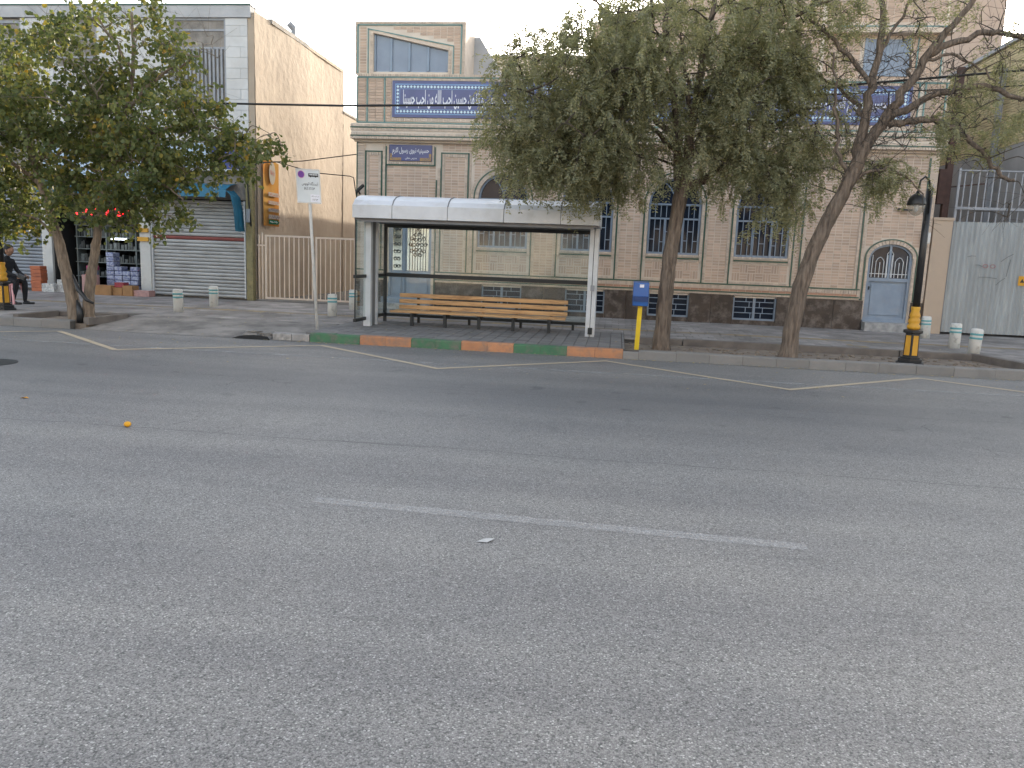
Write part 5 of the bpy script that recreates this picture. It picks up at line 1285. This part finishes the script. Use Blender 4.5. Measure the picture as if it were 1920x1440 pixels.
# ================================================================== TREES
def smooth(pts, n=4):
    P = [np.array(p, float) for p in pts]; out = []
    for i in range(len(P)-1):
        p0, p1, p2, p3 = P[max(i-1, 0)], P[i], P[i+1], P[min(i+2, len(P)-1)]
        for k in range(n):
            t = k/n; out.append(.5*((2*p1)+(-p0+p2)*t+(2*p0-5*p1+4*p2-p3)*t*t+(-p0+3*p1-3*p2+p3)*t**3))
    out.append(P[-1]); return out
class Tree:
    def __init__(s, seed): s.r = np.random.default_rng(seed); s.wood = MB(); s.twig = MB(); s.nodes = []; s.anch = []
    def limb(s, pts, r0, r1, n=9, wob=.02, flare=0):
        P = smooth(pts, 5); m = len(P); rad = []
        for i in range(m):
            t = i/(m-1); r = r0+(r1-r0)*t
            if flare: r *= 1+flare*max(0, 1-t*9)
            rad.append(r*(1+s.r.uniform(-.06, .06)))
            P[i] = P[i]+s.r.normal(0, wob, 3)*(1 if 0 < i < m-1 else 0)
            s.nodes.append((P[i], r))
        s.wood.tube(P, rad, n)
    def reach(s, site, r=.012, wood=True):             # curved branch from the nearest limb to a site
        site = np.array(site); N_ = np.array([n[0] for n in s.nodes])
        d = np.linalg.norm((N_-site)*np.array([1, 1, 1.5]), axis=1) + np.maximum(0, N_[:,2]-site[2]+.1)*.8
        a = N_[np.argmin(d)]; mid = (a+site)/2+np.array([0, 0, .12*np.linalg.norm(site-a)])+s.r.normal(0, .05, 3)
        P = smooth([a, mid, site], 4); L = np.linalg.norm(site-a); r0 = min(.035, r*(1+L*.9))
        s.twig.tube(P, [r0+(r*.5-r0)*i/(len(P)-1) for i in range(len(P))], 5, False)
        for q in P[3:]: s.nodes.append((q, r))
        return (site-a)/max(L, 1e-3)
    def twigs(s, site, dirn, n, L, droop, r=.005):
        for _ in range(n):
            d = dirn*.5+s.r.normal(0, .6, 3); d[2] += .15; d /= np.linalg.norm(d); p = np.array(site); P = [p]; l = L*s.r.uniform(.6, 1.2)
            for k in range(5):
                d = d+np.array([0, 0, -droop])+s.r.normal(0, .1, 3); d /= np.linalg.norm(d); p = p+d*l/5; P.append(p); s.anch.append((p, d.copy()))
            s.twig.tube(P, [r*(1-.13*i) for i in range(6)], 3, False)
def pinnate(anch, per, rng_, L=(.12, .22), pairs=6, ll=.05, lw=.022, droop=.5):
    A = np.array([a[0] for a in anch]); D = np.array([a[1] for a in anch])
    A = np.repeat(A, per, 0); D = np.repeat(D, per, 0); n = len(A)
    A = A+rng_.normal(0, .02, (n, 3))
    d = D*.5+rng_.normal(0, .65, (n, 3)); d[:,2] -= droop; d /= np.linalg.norm(d, axis=1)[:,None]
    s = np.cross(d, rng_.normal(0, .45, (n, 3))+np.array([0, 0, 1.])); s /= np.linalg.norm(s, axis=1)[:,None]
    Ls = rng_.uniform(L[0], L[1], n); out = []
    for k in range(pairs):
        t = .2+.8*k/(pairs-1)
        base = A+d*(Ls*t)[:,None]; base[:,2] -= .35*Ls*t*t
        for sg in (-1, 1):
            sc = rng_.uniform(.75, 1.2, n)[:,None]
            ld = s*sg+d*.45+rng_.normal(0, .25, (n, 3)); ld[:,2] -= .25; ld /= np.linalg.norm(ld, axis=1)[:,None]
            w = np.cross(ld, rng_.normal(0, 1, (n, 3))*.6+np.cross(d, s)); w /= np.maximum(np.linalg.norm(w, axis=1), 1e-4)[:,None]
            tip = base+ld*ll*sc; m = base+ld*ll*.5*sc
            out.append(np.stack([base, m+w*lw/2*sc, tip, m-w*lw/2*sc], 1))
    V = np.concatenate(out).reshape(-1, 3)
    return V, np.arange(len(V)).reshape(-1, 4)
def broad(anch, per, rng_, size=(.05, .105)):
    A = np.repeat(np.array([a[0] for a in anch]), per, 0); n = len(A)
    A = A+rng_.normal(0, .055, (n, 3))
    d = rng_.normal(0, .7, (n, 3)); d[:,2] -= .55; d /= np.linalg.norm(d, axis=1)[:,None]
    w = np.cross(d, rng_.normal(0, 1, (n, 3))); w /= np.linalg.norm(w, axis=1)[:,None]; nn = np.cross(d, w)
    S = rng_.uniform(size[0], size[1], n)[:,None]
    pts = [A, A+d*S*.22+w*S*.36+nn*S*.1, A+d*S*.62+w*S*.33+nn*S*.08, A+d*S, A+d*S*.62-w*S*.33+nn*S*.08, A+d*S*.22-w*S*.36+nn*S*.1]
    V = np.stack(pts, 1).reshape(-1, 3); i = np.arange(n)[:,None]*6
    F = np.concatenate([i+np.array([[0, 1, 2, 3]]), i+np.array([[0, 3, 4, 5]])])
    return V, F
def in_ell(r, c, rad, shell=.35):
    while True:
        p = r.uniform(-1, 1, 3); q = np.linalg.norm(p)
        if q < 1 and r.random() < shell+(1-shell)*q: return np.array(c)+p*np.array(rad)

# drooping tree beside the shelter
T = Tree(11)
T.limb([(.83,13.8,.02),(.84,13.8,.8),(.86,13.8,1.5),(.94,13.8,2.4),(.99,13.8,2.85)], .135, .115, 12, .006, .45)
T.limb([(.97,13.8,2.7),(.9,13.88,3.3),(.78,13.95,4.2),(.6,14.0,5.2),(.5,14.0,6.2)], .09, .03)
T.limb([(1.0,13.8,2.75),(1.06,13.76,3.5),(1.12,13.7,4.4),(1.25,13.65,5.4),(1.3,13.6,6.4)], .1, .03)
T.limb([(1.02,13.8,2.75),(1.4,13.75,3.0),(1.9,13.7,3.35),(2.4,13.7,3.8),(2.8,13.7,4.2)], .07, .022)
T.limb([(.88,13.88,3.5),(.2,13.7,4.2),(-.6,13.5,4.65),(-1.5,13.35,4.7)], .055, .018)
T.limb([(.86,13.9,3.4),(.3,14.2,3.9),(-.5,14.5,4.2),(-1.3,14.6,4.2)], .045, .016)
T.limb([(1.1,13.72,4.2),(1.8,13.5,4.9),(2.5,13.3,5.4),(3.0,13.2,5.6)], .05, .018)
T.limb([(1.1,13.75,4.0),(1.4,14.3,4.6),(1.7,14.9,5.1)], .045, .016); T.limb([(1.05,13.7,3.9),(.9,13.1,4.5),(.7,12.6,4.9)], .045, .016)
T.limb([(.75,13.9,4.4),(-.1,13.8,5.3),(-.9,13.7,5.9)], .04, .015)
for c, rad, k in (((-.72,13.55,4.2),(1.45,1.4,1.15),105), ((.8,13.8,5.1),(2.1,1.7,1.35),120), ((2.1,13.75,4.15),(1.1,1.0,1.15),66), ((2.45,13.8,3.05),(.55,.5,.7),20), ((-.45,13.45,3.25),(1.0,.8,.5),34), ((1.5,13.5,3.35),(.9,.7,.4),14), ((-1.2,13.5,3.6),(.8,.8,.7),36)):
    for _ in range(k):
        p = in_ell(T.r, c, rad); dr_ = T.reach(p); T.twigs(p, dr_, 4, .62, .3)
ta = thing('locust_tree', 'dense drooping fine leaved tree with upright trunk beside the collection box', 'tree', (.83, 13.8, .09))
T.wood.build('trunk', M['barkA'], ta, True); T.twig.build('branches', M['twig'], ta)
V, F = pinnate(T.anch, 2, T.r, ll=.056, lw=.026); np_obj('crown', V, F, M['leafA'], ta)
print('treeA leaflets', len(F))
# leaning sparse tree
T = Tree(5)
T.limb([(2.8,13.15,.02),(2.84,13.15,.7),(2.94,13.15,1.42),(3.14,13.15,2.1),(3.35,13.15,2.6),(3.55,13.15,3.1)], .135, .1, 12, .006, .5)
T.limb([(3.52,13.15,3.0),(3.6,13.18,3.5),(3.66,13.2,4.2),(3.74,13.25,5.0),(3.65,13.3,6.0)], .095, .035)
T.limb([(3.54,13.14,3.05),(3.8,13.1,3.65),(4.1,13.08,4.2),(4.42,13.05,4.8),(4.75,13.0,5.3),(5.2,13,6.0)], .095, .03)
T.limb([(3.95,13.1,3.75),(4.4,13.05,3.85),(4.8,13.0,3.75),(5.2,12.95,3.45),(5.55,12.9,3.05),(5.75,12.9,2.95)], .06, .02)
T.limb([(3.95,13.1,3.85),(4.6,13.05,4.2),(5.2,13,4.3),(5.8,12.95,4.15),(6.5,12.9,4.25)], .06, .02)
T.limb([(4.4,13.05,4.75),(4.95,13.1,5.05),(5.5,13.1,5.1),(6.1,13.1,4.75),(6.6,13.1,4.5)], .055, .02)
T.limb([(4.3,13.06,4.6),(4.6,13.0,4.75),(5.0,12.9,4.6),(5.3,12.85,4.35)], .03, .01)
T.limb([(3.5,13.15,2.9),(3.25,13.1,3.4),(3.15,13.1,4.1),(3.05,13.1,4.8)], .04, .014)
T.limb([(3.45,13.15,2.85),(3.85,13.1,3.1),(4.2,13.1,3.05),(4.55,13.05,2.75)], .032, .01)
T.limb([(3.68,13.2,4.3),(3.2,13.2,4.9),(2.7,13.2,5.3),(2.3,13.2,5.8)], .04, .012); T.limb([(3.72,13.22,4.7),(4.0,13.4,5.3),(4.3,13.5,6.0)], .035, .012)
T.limb([(3.62,13.2,3.9),(3.3,13.6,4.4),(2.9,13.9,4.7)], .035, .012); T.limb([(4.2,13.08,4.35),(4.3,13.6,4.8),(4.5,14.1,5.1)], .03, .01)
base_nodes = [n for n in T.nodes if n[0][2] > 2.9]
bare0 = len(T.anch)
for _ in range(330):                                   # bare twiggy branchlets
    p0 = base_nodes[T.r.integers(len(base_nodes))][0]; p = p0+T.r.normal(0, .28, 3)+np.array([.05, 0, .05])
    dr_ = T.reach(p, .007); T.twigs(p, dr_, 3, .42, .08, .0035)
T.anch = []
for c, rad, k in (((2.8,13.4,5.3),(.8,.8,.8),20), ((4.02,13.2,3.0),(.32,.35,.22),12), ((5.4,12.95,3.75),(.7,.5,.4),9), ((4.5,13.1,3.85),(.7,.5,.25),4), ((5.4,13.0,4.8),(1.2,.7,.8),9), ((4.0,13.2,5.7),(1.2,.8,.5),10), ((2.8,13.5,4.0),(.4,.4,.6),8)):
    for _ in range(k):
        p = in_ell(T.r, c, rad); dr_ = T.reach(p, .008); T.twigs(p, dr_, 3, .45, .22, .004)
tb = thing('leaning_tree', 'leaning half bare tree with thin leaves in the planting bed', 'tree', (2.83, 13.15, .09))
T.wood.build('trunk', M['barkA'], tb, True); T.twig.build('branches', M['twig'], tb)
V, F = pinnate(T.anch, 2, T.r); np_obj('crown', V, F, M['leafA'], tb)
print('treeB leaflets', len(F))
# forked broad leaved tree by the shops
T = Tree(21)
T.limb([(-9.62,13.15,.02),(-9.7,13.13,.5),(-9.78,13.1,1.0),(-9.9,13.1,1.6),(-10.1,13.12,2.2),(-10.4,13.2,3.1),(-10.55,13.3,4.2)], .13, .03, 12, .006, .25)
T.limb([(-9.46,13.2,.02),(-9.42,13.2,.6),(-9.3,13.2,1.2),(-9.2,13.2,1.7),(-9.08,13.2,2.4),(-8.75,13.2,3.3),(-8.45,13.25,4.4),(-8.4,13.2,5.4)], .105, .022, 12, .006, .25)
T.limb([(-8.95,13.2,2.8),(-8.2,13.1,3.35),(-7.3,13.05,3.55),(-6.3,13,3.4)], .045, .014)
T.limb([(-9.0,13.2,2.6),(-8.4,12.9,2.75),(-7.8,12.8,2.6),(-7.3,12.75,2.3)], .035, .01)
T.limb([(-10.2,13.15,2.5),(-10.9,13.1,2.9),(-11.6,13.2,3.1)], .045, .014); T.limb([(-9.85,13.1,1.5),(-10.3,13.0,1.95),(-10.8,12.95,2.05)], .03, .01)
T.limb([(-10.3,13.2,2.9),(-9.8,13.4,3.7),(-9.5,13.5,4.6)], .045, .014); T.limb([(-8.6,13.2,3.8),(-7.9,13.2,4.4),(-7.2,13.2,4.7)], .035, .011)
T.limb([(-8.45,13.25,4.5),(-9.0,13.3,5.2),(-9.3,13.3,5.9)], .028, .009); T.limb([(-10.5,13.3,3.8),(-11.2,13.3,4.4),(-11.6,13.3,5.0)], .03, .01)
for c, rad, k, tw_ in (((-9.7,13.3,3.6),(1.6,1.3,1.05),150,3), ((-7.7,13.1,3.35),(1.3,1.0,.75),80,3), ((-6.25,13.05,3.3),(.6,.5,.35),14,3), ((-8.9,13.3,4.75),(1.6,1.0,.8),60,3), ((-10.75,13.15,2.35),(.75,.7,.5),26,3), ((-8.15,12.95,2.5),(.85,.6,.42),30,3), ((-11.4,13.3,3.6),(.9,1.0,1.5),75,3), ((-9.4,12.9,2.3),(.6,.5,.4),16,3), ((-8.3,12.9,2.05),(.75,.5,.3),16,3), ((-10.7,13,1.9),(.6,.4,.3),14,3), ((-10.6,13.3,4.9),(.8,.7,.5),12,3)):
    for _ in range(k):
        p = in_ell(T.r, c, rad); dr_ = T.reach(p, .009); T.twigs(p, dr_, tw_, .42, .14, .004)
leafy = list(T.anch); T.anch = []
for _ in range(60):                                    # bare twigs standing out of the crown
    p = in_ell(T.r, (-8.6,13.2,4.6), (2.0,1.0,.9), .1); dr_ = T.reach(p, .006); T.twigs(p, dr_+np.array([.2, 0, .5]), 3, .6, -.02, .003)
tc = thing('forked_tree', 'broad leaved yellowing tree with forked trunk before the open shop', 'tree', (-9.55, 13.15, .09))
T.wood.build('trunk', M['barkL'], tc, True); T.twig.build('branches', M['twigpale'], tc)
V, F = broad(leafy, 4, T.r); np_obj('crown', V, F, M['leafL'], tc)
print('treeC faces', len(F))
bag = thing('black_bag', 'black plastic bag tied in the fork of the tree trunk', 'bag', (-9.5, 13.1, .5))
MB().tube([(-9.62, 13.06, .95), (-9.5, 13.02, .7), (-9.33, 13.0, .52), (-9.2, 13.0, .46)], [.015, .04, .035, .02], 8).build('strap', M['black'], bag, True)
MB().tube([(-9.56, 13.07, .5), (-9.5, 13.04, .3), (-9.5, 13.04, .1)], [.02, .055, .06], 8).build('sack', M['black'], bag, True)
